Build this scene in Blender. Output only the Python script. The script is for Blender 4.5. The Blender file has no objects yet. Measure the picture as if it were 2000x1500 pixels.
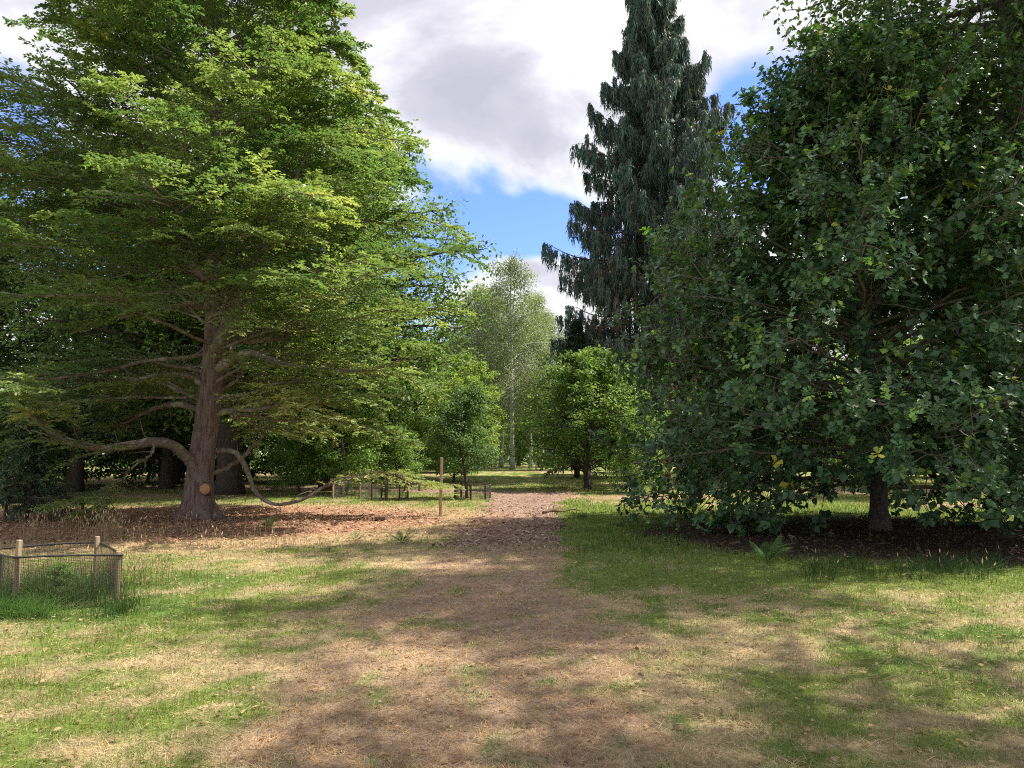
import bpy, bmesh, math
import numpy as np
from mathutils import Vector, Matrix

# ------------------------------------------------------------------ camera, sky, sun, exposure
S = bpy.context.scene
COL = S.collection
R = math.radians
EYE, FPX, PITCH = 1.6, 1450.0, 5.52
cam_d = bpy.data.cameras.new('camera'); cam = bpy.data.objects.new('camera', cam_d); COL.objects.link(cam)
cam.location = (0, 0, EYE); cam.rotation_euler = (R(90 + PITCH), 0, 0)
cam_d.sensor_width = 36; cam_d.lens = 36 * FPX / 2000; cam_d.clip_end = 2000; cam_d.clip_start = .05
S.camera = cam
SUN_AZ, SUN_EL = 73.0, 55.0          # azimuth to the right of the view (+Y), elevation
sd = Vector((math.sin(R(SUN_AZ)) * math.cos(R(SUN_EL)), math.cos(R(SUN_AZ)) * math.cos(R(SUN_EL)), math.sin(R(SUN_EL))))
sun_l = bpy.data.lights.new('sun', 'SUN'); sun_l.energy = 3.6; sun_l.angle = R(.55); sun_l.color = (1, .93, .82)
sun = bpy.data.objects.new('sun', sun_l); COL.objects.link(sun); sun.location = (30, 25, 40)
sun.rotation_euler = (-sd).to_track_quat('-Z', 'Y').to_euler()
S.view_settings.view_transform = 'Standard'; S.view_settings.look = 'None'
S.view_settings.exposure = 1.45; S.view_settings.gamma = 1
S.cycles.max_bounces = 8; S.cycles.diffuse_bounces = 4; S.cycles.transmission_bounces = 6
S.cycles.sample_clamp_indirect = 6; S.cycles.filter_width = 1.05; S.cycles.use_denoising = False

def px_dir(px, py):
    a = R(PITCH); u = (px - 1000) / FPX; v = (750 - py) / FPX
    return Vector((u, math.cos(a) - v * math.sin(a), math.sin(a) + v * math.cos(a)))
def G(px, py):                       # the ground point seen there
    d = px_dir(px, py); k = EYE / -d.z
    return (d.x * k, d.y * k)
def AT(px, py, Y):                   # the point seen there at depth Y
    d = px_dir(px, py); k = Y / d.y
    return (d.x * k, Y, EYE + d.z * k)

W = bpy.data.worlds.new('World'); S.world = W; W.use_nodes = True
def sky_world():
    nt = W.node_tree; N = nt.nodes; L = nt.links; N.clear()
    def nd(t, **k):
        n = N.new(t)
        for a, b in k.items(): setattr(n, a, b)
        return n
    def mth(op, a, b=None, clamp=False):
        n = nd('ShaderNodeMath', operation=op, use_clamp=clamp)
        for i, x in enumerate((a, b)):
            if x is None: continue
            if isinstance(x, (int, float)): n.inputs[i].default_value = x
            else: L.new(x, n.inputs[i])
        return n.outputs[0]
    out = nd('ShaderNodeOutputWorld'); bg = nd('ShaderNodeBackground'); bg.inputs[1].default_value = .15
    sky = nd('ShaderNodeTexSky', sky_type='NISHITA', sun_disc=False)
    sky.sun_elevation = R(SUN_EL); sky.sun_rotation = R(SUN_AZ); sky.air_density = 1.0; sky.dust_density = .3; sky.ozone_density = 2.0
    tc = nd('ShaderNodeTexCoord'); sp = nd('ShaderNodeSeparateXYZ'); L.new(tc.outputs['Generated'], sp.inputs[0])
    z = mth('MAXIMUM', mth('ADD', sp.outputs[2], .22), .12)
    cb = nd('ShaderNodeCombineXYZ'); L.new(mth('DIVIDE', sp.outputs[0], z), cb.inputs[0]); L.new(mth('DIVIDE', sp.outputs[1], z), cb.inputs[1])
    cb.inputs[2].default_value = 3.1
    def noise(scale, detail, rough, dist=0.0, off=0.0):
        n = nd('ShaderNodeTexNoise'); n.inputs['Scale'].default_value = scale; n.inputs['Detail'].default_value = detail
        n.inputs['Roughness'].default_value = rough; n.inputs['Distortion'].default_value = dist
        va = nd('ShaderNodeVectorMath', operation='ADD'); va.inputs[1].default_value = (off, off * .7, off * .3)
        L.new(cb.outputs[0], va.inputs[0]); L.new(va.outputs[0], n.inputs['Vector']); return n.outputs[0]
    n1 = noise(1.35, 9, .52, .25); n2 = noise(2.1, 8, .58, .35, 5.3)
    dens = mth('ADD', mth('MULTIPLY', n1, 1.9), -.26)
    for (px, py, rad, amt) in ((1045, 440, .05, .25), (1110, 560, .045, .16), (965, 450, .04, .12), (1500, 165, .13, .30), (1640, 330, .14, .2),
                               (15, 170, .07, .3), (80, 380, .12, .22), (1420, 200, .06, .2)):
        v = nd('ShaderNodeVectorMath', operation='DISTANCE'); L.new(tc.outputs['Generated'], v.inputs[0]); v.inputs[1].default_value = px_dir(px, py).normalized()
        m = nd('ShaderNodeMapRange', interpolation_type='SMOOTHSTEP'); m.inputs[1].default_value = rad * 1.35; m.inputs[2].default_value = 0
        m.inputs[3].default_value = 0; m.inputs[4].default_value = amt; L.new(v.outputs['Value'], m.inputs[0])
        dens = mth('SUBTRACT', dens, m.outputs[0])
    cov = nd('ShaderNodeMapRange', interpolation_type='SMOOTHSTEP'); cov.inputs[1].default_value = .40; cov.inputs[2].default_value = .62; L.new(dens, cov.inputs[0])
    # white where thin or lit, lavender grey where thick
    lit = mth('ADD', mth('MULTIPLY', n2, 1.25), mth('MULTIPLY', dens, -.42))
    rp = nd('ShaderNodeValToRGB'); L.new(lit, rp.inputs[0])
    e = rp.color_ramp.elements
    e[0].position = .10; e[0].color = (.42, .415, .49, 1); e[1].position = .40; e[1].color = (.78, .78, .81, 1)
    q = rp.color_ramp.elements.new(.23); q.color = (.50, .49, .57, 1)
    cs = nd('ShaderNodeVectorMath', operation='SCALE'); cs.inputs['Scale'].default_value = 3.6; L.new(rp.outputs[0], cs.inputs[0])
    hs = nd('ShaderNodeHueSaturation'); hs.inputs['Saturation'].default_value = 1.12; hs.inputs['Value'].default_value = 1.0; L.new(sky.outputs[0], hs.inputs['Color'])
    mx = nd('ShaderNodeMix', data_type='RGBA'); L.new(cov.outputs[0], mx.inputs[0]); wb = nd('ShaderNodeVectorMath', operation='MULTIPLY'); wb.inputs[1].default_value = (.50, .51, .72); L.new(hs.outputs[0], wb.inputs[0]); L.new(wb.outputs[0], mx.inputs[6]); L.new(cs.outputs[0], mx.inputs[7])
    L.new(mx.outputs[2], bg.inputs[0]); L.new(bg.outputs[0], out.inputs[0])
sky_world()

# ------------------------------------------------------------------ helpers
rng = np.random.default_rng(7)
def norm(v): return v / np.maximum(np.linalg.norm(v, axis=-1, keepdims=True), 1e-9)
def mesh_np(name, V, loops, totals, col=None, smooth=False, mat=None):
    m = bpy.data.meshes.new(name); V = np.asarray(V, np.float32); loops = np.asarray(loops, np.int32); totals = np.asarray(totals, np.int32)
    m.vertices.add(len(V)); m.vertices.foreach_set('co', V.ravel())
    m.loops.add(len(loops)); m.loops.foreach_set('vertex_index', loops)
    m.polygons.add(len(totals)); st = np.concatenate([[0], np.cumsum(totals)[:-1]]).astype(np.int32)
    m.polygons.foreach_set('loop_start', st)
    if smooth: m.polygons.foreach_set('use_smooth', np.ones(len(totals), bool))
    m.update(calc_edges=True)
    if col is not None:
        a = m.color_attributes.new('col', 'FLOAT_COLOR', 'POINT')
        c = np.ones((len(V), 4), np.float32); c[:, :3] = col; a.data.foreach_set('color', c.ravel())
    if mat: m.materials.append(mat)
    return m
class Geo:                            # collects pieces into one mesh
    def __init__(s): s.V = []; s.L = []; s.T = []; s.C = []; s.n = 0
    def add(s, V, loops, totals, col=None):
        V = np.asarray(V, float).reshape(-1, 3); s.V.append(V); s.L.append(np.asarray(loops).ravel() + s.n); s.T.append(np.asarray(totals).ravel())
        s.C.append(np.broadcast_to(np.asarray(col if col is not None else (1, 1, 1), float), (len(V), 3))); s.n += len(V)
    def mesh(s, name, mat, smooth=False, origin=(0, 0, 0)):
        return mesh_np(name, np.concatenate(s.V) - np.asarray(origin), np.concatenate(s.L), np.concatenate(s.T), np.concatenate(s.C), smooth, mat)
def tubes(g, P, Rr, sides=6, col=None, cap=True, flare=None):
    P = np.asarray(P, float); Rr = np.asarray(Rr, float); n, p, _ = P.shape
    T = norm(np.gradient(P, axis=1)); mt = norm(T.mean(1))
    ref = np.where(np.abs(mt[:, 2:3]) > .8, np.array([[1., 0, 0]]), np.array([[0, 0, 1.]]))[:, None, :]
    A = norm(np.cross(T, np.broadcast_to(ref, T.shape))); B = np.cross(A, T)
    th = np.arange(sides) / sides * 2 * np.pi
    rad = Rr[:, :, None] * np.ones(sides)
    if flare is not None: rad = rad * flare(P[:, :, 2][:, :, None], th[None, None, :])
    V = P[:, :, None, :] + rad[..., None] * (np.cos(th)[None, None, :, None] * A[:, :, None, :] + np.sin(th)[None, None, :, None] * B[:, :, None, :])
    i = np.arange(n)[:, None, None] * p * sides; j = np.arange(p - 1)[None, :, None] * sides; k = np.arange(sides)[None, None, :]; k2 = (k + 1) % sides
    Q = np.stack([i + j + k, i + j + k2, i + j + sides + k2, i + j + sides + k], -1).reshape(-1, 4)
    loops = Q.ravel(); tot = np.full(len(Q), 4)
    if cap:
        e = (np.arange(n)[:, None] * p * sides + (p - 1) * sides + np.arange(sides)[None, :])
        b = (np.arange(n)[:, None] * p * sides + np.arange(sides)[None, ::-1])
        loops = np.concatenate([loops, e.ravel(), b.ravel()]); tot = np.concatenate([tot, np.full(2 * n, sides)])
    g.add(V, loops, tot, col if col is None or np.ndim(col) == 1 else np.repeat(col, p * sides, 0))
def leaves(g, pos, ax, nrm, ln, wid, tmpl, col):
    """tmpl = (verts (k,3) along x with width y and fold z, loops, totals)"""
    tv, tl, tt = tmpl; k = len(tv); n = len(pos); tv = np.asarray(tv, float)
    ax = norm(ax); sid = norm(np.cross(nrm, ax)); nn = np.cross(ax, sid)
    ln = np.broadcast_to(ln, (n,)); wid = np.broadcast_to(wid, (n,))
    V = pos[:, None, :] + (tv[None, :, 0:1] * ln[:, None, None]) * ax[:, None, :] + (tv[None, :, 1:2] * wid[:, None, None]) * sid[:, None, :] + (tv[None, :, 2:3] * wid[:, None, None]) * nn[:, None, :]
    loops = (np.asarray(tl)[None, :] + (np.arange(n) * k)[:, None]).ravel(); tot = np.tile(tt, n)
    g.add(V.reshape(-1, 3), loops, tot, np.repeat(col, k, 0))
T_DIAMOND = ([(0, 0, 0), (.45, .5, .12), (1, 0, -.05), (.5, -.5, .12)], [0, 2, 1, 0, 3, 2], [3, 3])
T_TRI = ([(0, -.5, 0), (0, .5, 0), (1, 0, 0)], [0, 1, 2], [3])
_o = [(0, .0), (.26, .25), (.37, .14), (.55, .43), (.67, .22), (.84, .36), (1, .06)]
_ov = [(x, y, .22 * y) for x, y in _o] + [(1.0, 0, 0)] + [(x, -y, .22 * y) for x, y in _o[1:]]
T_OAK = (_ov, [7, 6, 5, 4, 3, 2, 1, 0] + [0, 8, 9, 10, 11, 12, 13, 7], [8, 8])
T_SIMPLE = ([(0, 0, 0), (.3, .42, .1), (.7, .40, .1), (1, 0, -.06), (.7, -.40, .1), (.3, -.42, .1)], [0, 3, 2, 1, 0, 5, 4, 3], [4, 4])

def lerp_curve(C, t):                 # C (N,P,3), t (N,K) -> points, tangents (N,K,3)
    n, p, _ = C.shape; f = np.clip(t, 0, .999) * (p - 1); i = f.astype(int); u = (f - i)[..., None]
    a = C[np.arange(n)[:, None], i]; b = C[np.arange(n)[:, None], i + 1]
    return a + (b - a) * u, norm(b - a)
def curve_len(C): return np.linalg.norm(np.diff(C, axis=1), axis=2).sum(1)
def sprout(C, K, t0, t1, fwd, side, up, ln, bend, P, r, wig=.05, planar=True):
    """K children per curve, alternating sides; ln(t, parent length) gives their length"""
    n = len(C); t = np.linspace(t0, t1, K)[None, :] + r.uniform(-.5, .5, (n, K)) * (t1 - t0) / K; t = np.clip(t, .02, .995)
    p0, T = lerp_curve(C, t); L = ln(t, curve_len(C)[:, None]) * r.uniform(.7, 1.25, (n, K))
    Z = np.array([0, 0, 1.]); S_ = norm(np.cross(T, Z)); sg = np.where(np.arange(K) % 2 == 0, 1, -1)[None, :, None]
    if planar: d = T * fwd + S_ * sg * side * r.uniform(.6, 1.3, (n, K, 1)) + Z * (up + r.normal(0, .16, (n, K, 1)))
    else:
        an = r.uniform(0, 2 * np.pi, (n, K, 1)); N2 = np.cross(S_, T)
        d = T * fwd + side * (S_ * np.cos(an) + N2 * np.sin(an)) + Z * up
    d = norm(d).reshape(-1, 3); p0 = p0.reshape(-1, 3); L = L.reshape(-1); s = np.linspace(0, 1, P)[None, :, None]
    C2 = p0[:, None, :] + L[:, None, None] * (d[:, None, :] * s + Z * bend * s ** 2) + np.cumsum(r.normal(0, wig / P, (len(L), P, 3)), 1) * L[:, None, None] * np.where(s > 0, 1, 0)
    return C2, L
def bez(p0, p1, p2, P):
    s = np.linspace(0, 1, P)[None, :, None]; return (1 - s) ** 2 * p0[:, None] + 2 * s * (1 - s) * p1[:, None] + s ** 2 * p2[:, None]
def resample(pts, P):                 # smooth polyline (catmull-rom) to P points
    pts = np.asarray(pts, float); k = len(pts); q = np.concatenate([[2 * pts[0] - pts[1]], pts, [2 * pts[-1] - pts[-2]]]); out = []
    for f in np.linspace(0, k - 1 - 1e-6, P):
        i = int(f); u = f - i; a, b, c, d = q[i:i + 4]
        out.append(.5 * ((2 * b) + (c - a) * u + (2 * a - 5 * b + 4 * c - d) * u * u + (3 * b - a - 3 * c + d) * u ** 3))
    return np.array(out)

def _hash(i, j, s):
    h = (i.astype(np.int64) * 374761393 + j.astype(np.int64) * 668265263 + s * 974711) & 0xffffffff
    h = ((h ^ (h >> 13)) * 1274126177) & 0xffffffff
    return ((h ^ (h >> 16)) & 0xffff) / 65535.0
def vnoise(x, y, s=0):
    i = np.floor(x); j = np.floor(y); u = x - i; v = y - j; u = u * u * (3 - 2 * u); v = v * v * (3 - 2 * v)
    return (_hash(i, j, s) * (1 - u) + _hash(i + 1, j, s) * u) * (1 - v) + (_hash(i, j + 1, s) * (1 - u) + _hash(i + 1, j + 1, s) * u) * v
def fbm(x, y, sc, s=0, o=4):
    x = np.asarray(x, float) * sc; y = np.asarray(y, float) * sc; t = 0; a = .5; w = 0
    for k in range(o): t = t + a * vnoise(x + 17.3 * k, y - 9.1 * k, s + k); w += a; a *= .55; x, y = x * 2.03 * .8 + y * 2.03 * .6, y * 2.03 * .8 - x * 2.03 * .6
    return t / w
def sstep(a, b, x): t = np.clip((x - a) / (b - a), 0, 1); return t * t * (3 - 2 * t)

def obj(name, mesh, parent=None, loc=(0, 0, 0), kind=None, label=None):
    o = bpy.data.objects.new(name, mesh); COL.objects.link(o); o.location = loc
    if parent: o.parent = parent
    if kind: o['kind'] = kind
    if label: o['label'] = label
    return o
def thing(name, label, cat, loc=(0, 0, 0), rotz=0, group=None, scale=1):
    o = bpy.data.objects.new(name, None); COL.objects.link(o); o.location = loc; o.rotation_euler = (0, 0, rotz); o.scale = (scale,) * 3 if np.isscalar(scale) else scale
    o.empty_display_size = .3; tag(o, label, cat, group); return o
def tag(o, label, cat, group=None):
    o['label'] = label; o['category'] = cat
    if group: o['group'] = group
def copy_tree(o, parent=None):
    c = o.copy(); COL.objects.link(c)
    if parent: c.parent = parent
    for ch in list(o.children): copy_tree(ch, c)
    return c

# ------------------------------------------------------------------ materials
def mat(name):
    m = bpy.data.materials.new(name); m.use_nodes = True; m.node_tree.nodes.clear(); return m, m.node_tree.nodes, m.node_tree.links
def leaf_mat(name, trans=.4, rough=.45, spec=.4, tcol=(1.25, 1.25, .55)):
    m, N, L = mat(name)
    out = N.new('ShaderNodeOutputMaterial'); at = N.new('ShaderNodeAttribute'); at.attribute_name = 'col'
    b = N.new('ShaderNodeBsdfPrincipled'); b.inputs['Roughness'].default_value = rough; b.inputs['Specular IOR Level'].default_value = spec
    L.new(at.outputs['Color'], b.inputs['Base Color'])
    t = N.new('ShaderNodeBsdfTranslucent'); vm = N.new('ShaderNodeVectorMath'); vm.operation = 'MULTIPLY'; vm.inputs[1].default_value = tcol
    L.new(at.outputs['Color'], vm.inputs[0]); L.new(vm.outputs[0], t.inputs['Color'])
    mx = N.new('ShaderNodeMixShader'); mx.inputs[0].default_value = trans; L.new(b.outputs[0], mx.inputs[1]); L.new(t.outputs[0], mx.inputs[2]); L.new(mx.outputs[0], out.inputs[0])
    return m
def bark_mat(name, c1, c2, scale=(9, 9, 1.6), bump=.6, lichen=None, rough=.9):
    m, N, L = mat(name)
    out = N.new('ShaderNodeOutputMaterial'); b = N.new('ShaderNodeBsdfPrincipled'); b.inputs['Roughness'].default_value = rough; b.inputs['Specular IOR Level'].default_value = .15
    tc = N.new('ShaderNodeTexCoord'); mp = N.new('ShaderNodeMapping'); mp.inputs['Scale'].default_value = scale; L.new(tc.outputs['Object'], mp.inputs[0])
    n = N.new('ShaderNodeTexNoise'); n.inputs['Scale'].default_value = 2.2; n.inputs['Detail'].default_value = 7; n.inputs['Roughness'].default_value = .65; L.new(mp.outputs[0], n.inputs['Vector'])
    r = N.new('ShaderNodeValToRGB'); r.color_ramp.elements[0].position = .34; r.color_ramp.elements[0].color = (*c1, 1); r.color_ramp.elements[1].position = .66; r.color_ramp.elements[1].color = (*c2, 1)
    L.new(n.outputs[0], r.inputs[0]); colr = r.outputs[0]
    if lichen:
        n2 = N.new('ShaderNodeTexNoise'); n2.inputs['Scale'].default_value = 3.1; n2.inputs['Detail'].default_value = 6; L.new(tc.outputs['Object'], n2.inputs['Vector'])
        r2 = N.new('ShaderNodeMapRange'); r2.inputs[1].default_value = .52; r2.inputs[2].default_value = .68; L.new(n2.outputs[0], r2.inputs[0])
        mx = N.new('ShaderNodeMix'); mx.data_type = 'RGBA'; mx.inputs[7].default_value = (*lichen, 1); L.new(r2.outputs[0], mx.inputs[0]); L.new(colr, mx.inputs[6]); colr = mx.outputs[2]
    L.new(colr, b.inputs['Base Color'])
    bp = N.new('ShaderNodeBump'); bp.inputs['Strength'].default_value = bump; bp.inputs['Distance'].default_value = .03; L.new(n.outputs[0], bp.inputs['Height']); L.new(bp.outputs[0], b.inputs['Normal'])
    L.new(b.outputs[0], out.inputs[0]); return m
def plain_mat(name, c, rough=.6, var=.25, scale=12):
    return bark_mat(name, tuple(x * (1 - var) for x in c), tuple(x * (1 + var) for x in c), (scale, scale, scale * .15), .25, None, rough)

M = dict(
    beech_leaf=leaf_mat('beech_leaf', .50, .40, .5, (1.05, 1.15, .52)), oak_leaf=leaf_mat('oak_leaf', .24, .42, .42, (1.3, 1.5, .45)),
    tree_leaf=leaf_mat('tree_leaf', .45, .5, .35), needle=leaf_mat('needle', .22, .55, .3, (1.1, 1.15, .7)), grass=leaf_mat('grass', .35, .6, .25, (1.1, 1.1, .7)),
    beech_bark=bark_mat('beech_bark', (.085, .055, .048), (.27, .195, .175), (9, 9, 1.1), .9, (.20, .165, .15)),
    limb_bark=bark_mat('limb_bark', (.10, .075, .06), (.26, .21, .165), (6, 6, 6), .5, (.33, .32, .25)),
    dark_bark=bark_mat('dark_bark', (.035, .028, .024), (.11, .09, .075), (10, 10, 1.8), .8),
    oak_bark=bark_mat('oak_bark', (.05, .042, .036), (.15, .125, .105), (9, 9, 2), .8),
    twig=bark_mat('twig_bark', (.09, .075, .06), (.22, .19, .15), (5, 5, 5), .2),
    birch_bark=bark_mat('birch_bark', (.16, .15, .13), (.66, .63, .58), (3, 3, 5), .3),
    red_bark=bark_mat('red_bark', (.10, .05, .035), (.24, .13, .09), (9, 9, 1.2), .7),
    stake=bark_mat('stake_wood', (.27, .19, .125), (.44, .33, .225), (14, 14, 1.2), .25), dark_stake=bark_mat('weathered_stake', (.055, .042, .034), (.13, .095, .07), (14, 14, 1.2), .3),
    marker=bark_mat('marker_wood', (.36, .23, .15), (.52, .36, .25), (14, 14, 1.0), .25), net=plain_mat('black_netting', (.05, .045, .042), .5), wire=plain_mat('grey_wire', (.13, .105, .09), .5),
    cut=bark_mat('sawn_wood', (.42, .20, .09), (.60, .33, .16), (10, 10, 10), .2), log=bark_mat('old_log', (.10, .06, .045), (.24, .15, .11), (8, 8, 8), .6),
)
def leafcol(r, n, c, var=.22, hue=.10):
    c = np.asarray(c, float) * 1.75; k = np.clip(1 + r.normal(0, var, (n, 1)), .45, 1.8); h = r.normal(0, hue, (n, 1))
    return np.clip(c * k * np.concatenate([1 + h, np.ones((n, 1)), 1 - h * .6], 1), .004, .9)

# ------------------------------------------------------------------ ground
BX, BY = G(385, 1014); OX, OY = G(1718, 1036)
PATH_Y = np.array([-8, 4, 6.4, 11, 13.6, 19.3, 25.8, 30.5, 34]); PATH_L = np.array([-1.9, -1.65, -1.7, -1.2, -1.17, -1.0, -.8, -.9, -1.]); PATH_R = np.array([1.0, .85, 1.05, .7, .84, 1.15, 1.8, 2.3, 2.4])
def masks(x, y):
    """worn soil, wood chips, mulch ring, oak soil, dryness at ground points"""
    x = np.asarray(x, float); y = np.asarray(y, float)
    w1 = fbm(x, y, .9, 1) - .5; w2 = fbm(x, y, 2.6, 5) - .5; w3 = fbm(x, y, .35, 9) - .5
    xl = np.interp(y, PATH_Y, PATH_L); xr = np.interp(y, PATH_Y, PATH_R); dpx = np.minimum(x - xl, xr - x) + w1 * .9 + w2 * .5
    on = sstep(-.22, .30, dpx)
    chipy = sstep(12.2, 14.4, y + w2 * 3.0 + w1 * 2) * sstep(33.2, 32.0, y)
    soil = on * (1 - chipy) * sstep(15, 13, y) * (1 - .75 * sstep(.60, .70, fbm(x, y, 3.2, 71)))
    chips = on * chipy
    # the chipped path bends left beyond the small tree
    yc = np.interp(x, [-30, -12, -5, 0, 2.5], [37.5, 35.6, 33.8, 31.5, 30.8]); hw = np.interp(x, [-30, -5, 2.5], [1.2, 1.4, 1.5])
    chips = np.maximum(chips, sstep(-.25, .3, hw - np.abs(y - yc) + w1) * sstep(2.9, 2.3, x))
    rd = np.sqrt(((x - BX + .2) / 6.6) ** 2 + ((y - BY + .3) / 4.7) ** 2) + w1 * .22 + w2 * .16
    mulch = sstep(1.06, .90, rd)
    scat = sstep(1.55, 1.0, rd) * (1 - mulch)        # chips thin out over dead grass
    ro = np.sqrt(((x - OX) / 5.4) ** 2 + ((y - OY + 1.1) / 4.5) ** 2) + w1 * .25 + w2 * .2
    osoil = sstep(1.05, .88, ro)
    far = np.zeros_like(x)
    for (cx, cy, rx, ry) in ((5.5, 28.5, 3.6, 1.5), (17, 33, 7, 2.6), (-13, 30, 3, 1.6), (-24, 42, 9, 3), (-9, 40, 4, 1.6), (3, 58, 4, 2), (14.5, 24.5, 3, 1.2), (-17, 52, 12, 2.5)):
        far = np.maximum(far, sstep(1.15, .8, np.sqrt(((x - cx) / rx) ** 2 + ((y - cy) / ry) ** 2) + w1 * .4))
    mulch2 = far
    # dryness of the grass
    w4 = fbm(x, y, 7, 15, 3) - .5
    dry = .55 + w1 * .6 + w2 * 1.1 + w3 * .3 + w4 * 1.2
    dry = dry - .02 * sstep(9.2, 7.6, y) * sstep(.4, 1.5, x) - .42 * sstep(8.6, 9.8, y) * sstep(.5, 1.2, x) * sstep(30, 20, y)
    dry = dry - .12 * sstep(-1.2, -2.2, x) * sstep(11.5, 9.5, y) + .45 * scat + .25 * sstep(.9, 0, np.abs(dpx)) * sstep(14, 12, y)
    dry = dry - .10 * sstep(22, 28, y)
    return soil, chips, np.maximum(mulch, 0), osoil, mulch2, np.clip(dry, 0, 1), scat
def height(x, y):
    x = np.asarray(x, float); y = np.asarray(y, float)
    near = np.clip(1 - (np.abs(x) + np.abs(y)) / 120, 0, 1)
    return (fbm(x, y, .22, 31) - .5) * .10 * near + (fbm(x, y, 1.3, 33) - .5) * .035 * near + .35 * sstep(26, 60, y)
GREEN = np.array([.17, .225, .05]); LUSH = np.array([.085, .165, .035]); STRAW = np.array([.47, .37, .21]); SOIL = np.array([.33, .235, .18])
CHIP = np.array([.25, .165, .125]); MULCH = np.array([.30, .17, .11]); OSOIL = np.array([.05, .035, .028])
def ground_col(x, y):
    soil, chips, mul, oso, far, dry, sc = masks(x, y)
    n = fbm(x, y, 5, 21)[:, None]; d = sstep(.38, .80, dry)[:, None]
    lush = sstep(.55, .75, fbm(x, y, .5, 44))[:, None]
    c = (GREEN * (1 - lush * .6) + LUSH * lush * .6) * .8 * (1 - d) + STRAW * .72 * d
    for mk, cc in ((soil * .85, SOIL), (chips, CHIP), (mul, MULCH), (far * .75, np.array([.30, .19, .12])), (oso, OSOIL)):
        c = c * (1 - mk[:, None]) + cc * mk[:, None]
    c = c * (1 - .35 * sc[:, None]) + np.array([.42, .24, .15]) * .35 * sc[:, None]
    return c * (.72 + .56 * n)
def make_ground():
    def axis(a, b, s0, g):            # spacing grows away from the middle
        o = [0.0]; s = s0
        while o[-1] < b: o.append(o[-1] + s); s *= g
        q = [0.0]; s = s0
        while q[-1] > a: q.append(q[-1] - s); s *= g
        return np.array(q[::-1][:-1] + o)
    xs = axis(-600, 600, .11, 1.042); ys = axis(-300, 700, .11, 1.034) 
    xs = np.sort(xs); ys = ys + 3.6
    X, Y = np.meshgrid(xs, ys); x = X.ravel(); y = Y.ravel()
    V = np.stack([x, y, height(x, y)], 1); nx, ny = len(xs), len(ys)
    i = (np.arange(ny - 1)[:, None] * nx + np.arange(nx - 1)[None, :]).ravel()
    Q = np.stack([i, i + 1, i + 1 + nx, i + nx], 1)
    m, N, L = mat('ground')
    out = N.new('ShaderNodeOutputMaterial'); b = N.new('ShaderNodeBsdfPrincipled'); b.inputs['Roughness'].default_value = .95; b.inputs['Specular IOR Level'].default_value = .05
    at = N.new('ShaderNodeAttribute'); at.attribute_name = 'col'; ge = N.new('ShaderNodeNewGeometry')
    n = N.new('ShaderNodeTexNoise'); n.inputs['Scale'].default_value = 38; n.inputs['Detail'].default_value = 5; n.inputs['Roughness'].default_value = .7; L.new(ge.outputs['Position'], n.inputs['Vector'])
    n2 = N.new('ShaderNodeTexNoise'); n2.inputs['Scale'].default_value = 6; n2.inputs['Detail'].default_value = 6; n2.inputs['Roughness'].default_value = .7; L.new(ge.outputs['Position'], n2.inputs['Vector'])
    ad = N.new('ShaderNodeMath'); ad.operation = 'ADD'; L.new(n.outputs[0], ad.inputs[0]); L.new(n2.outputs[0], ad.inputs[1])
    mr = N.new('ShaderNodeMapRange'); mr.inputs[1].default_value = .7; mr.inputs[2].default_value = 1.3; mr.inputs[3].default_value = .55; mr.inputs[4].default_value = 1.45; L.new(ad.outputs[0], mr.inputs[0])
    vs = N.new('ShaderNodeVectorMath'); vs.operation = 'SCALE'; L.new(at.outputs['Color'], vs.inputs[0]); L.new(mr.outputs[0], vs.inputs['Scale']); L.new(vs.outputs[0], b.inputs['Base Color'])
    bp = N.new('ShaderNodeBump'); bp.inputs['Strength'].default_value = .7; bp.inputs['Distance'].default_value = .03; L.new(ad.outputs[0], bp.inputs['Height']); L.new(bp.outputs[0], b.inputs['Normal'])
    L.new(b.outputs[0], out.inputs[0])
    obj('ground', mesh_np('ground', V, Q.ravel(), np.full(len(Q), 4), ground_col(x, y), True, m), kind='structure')
make_ground()

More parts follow.
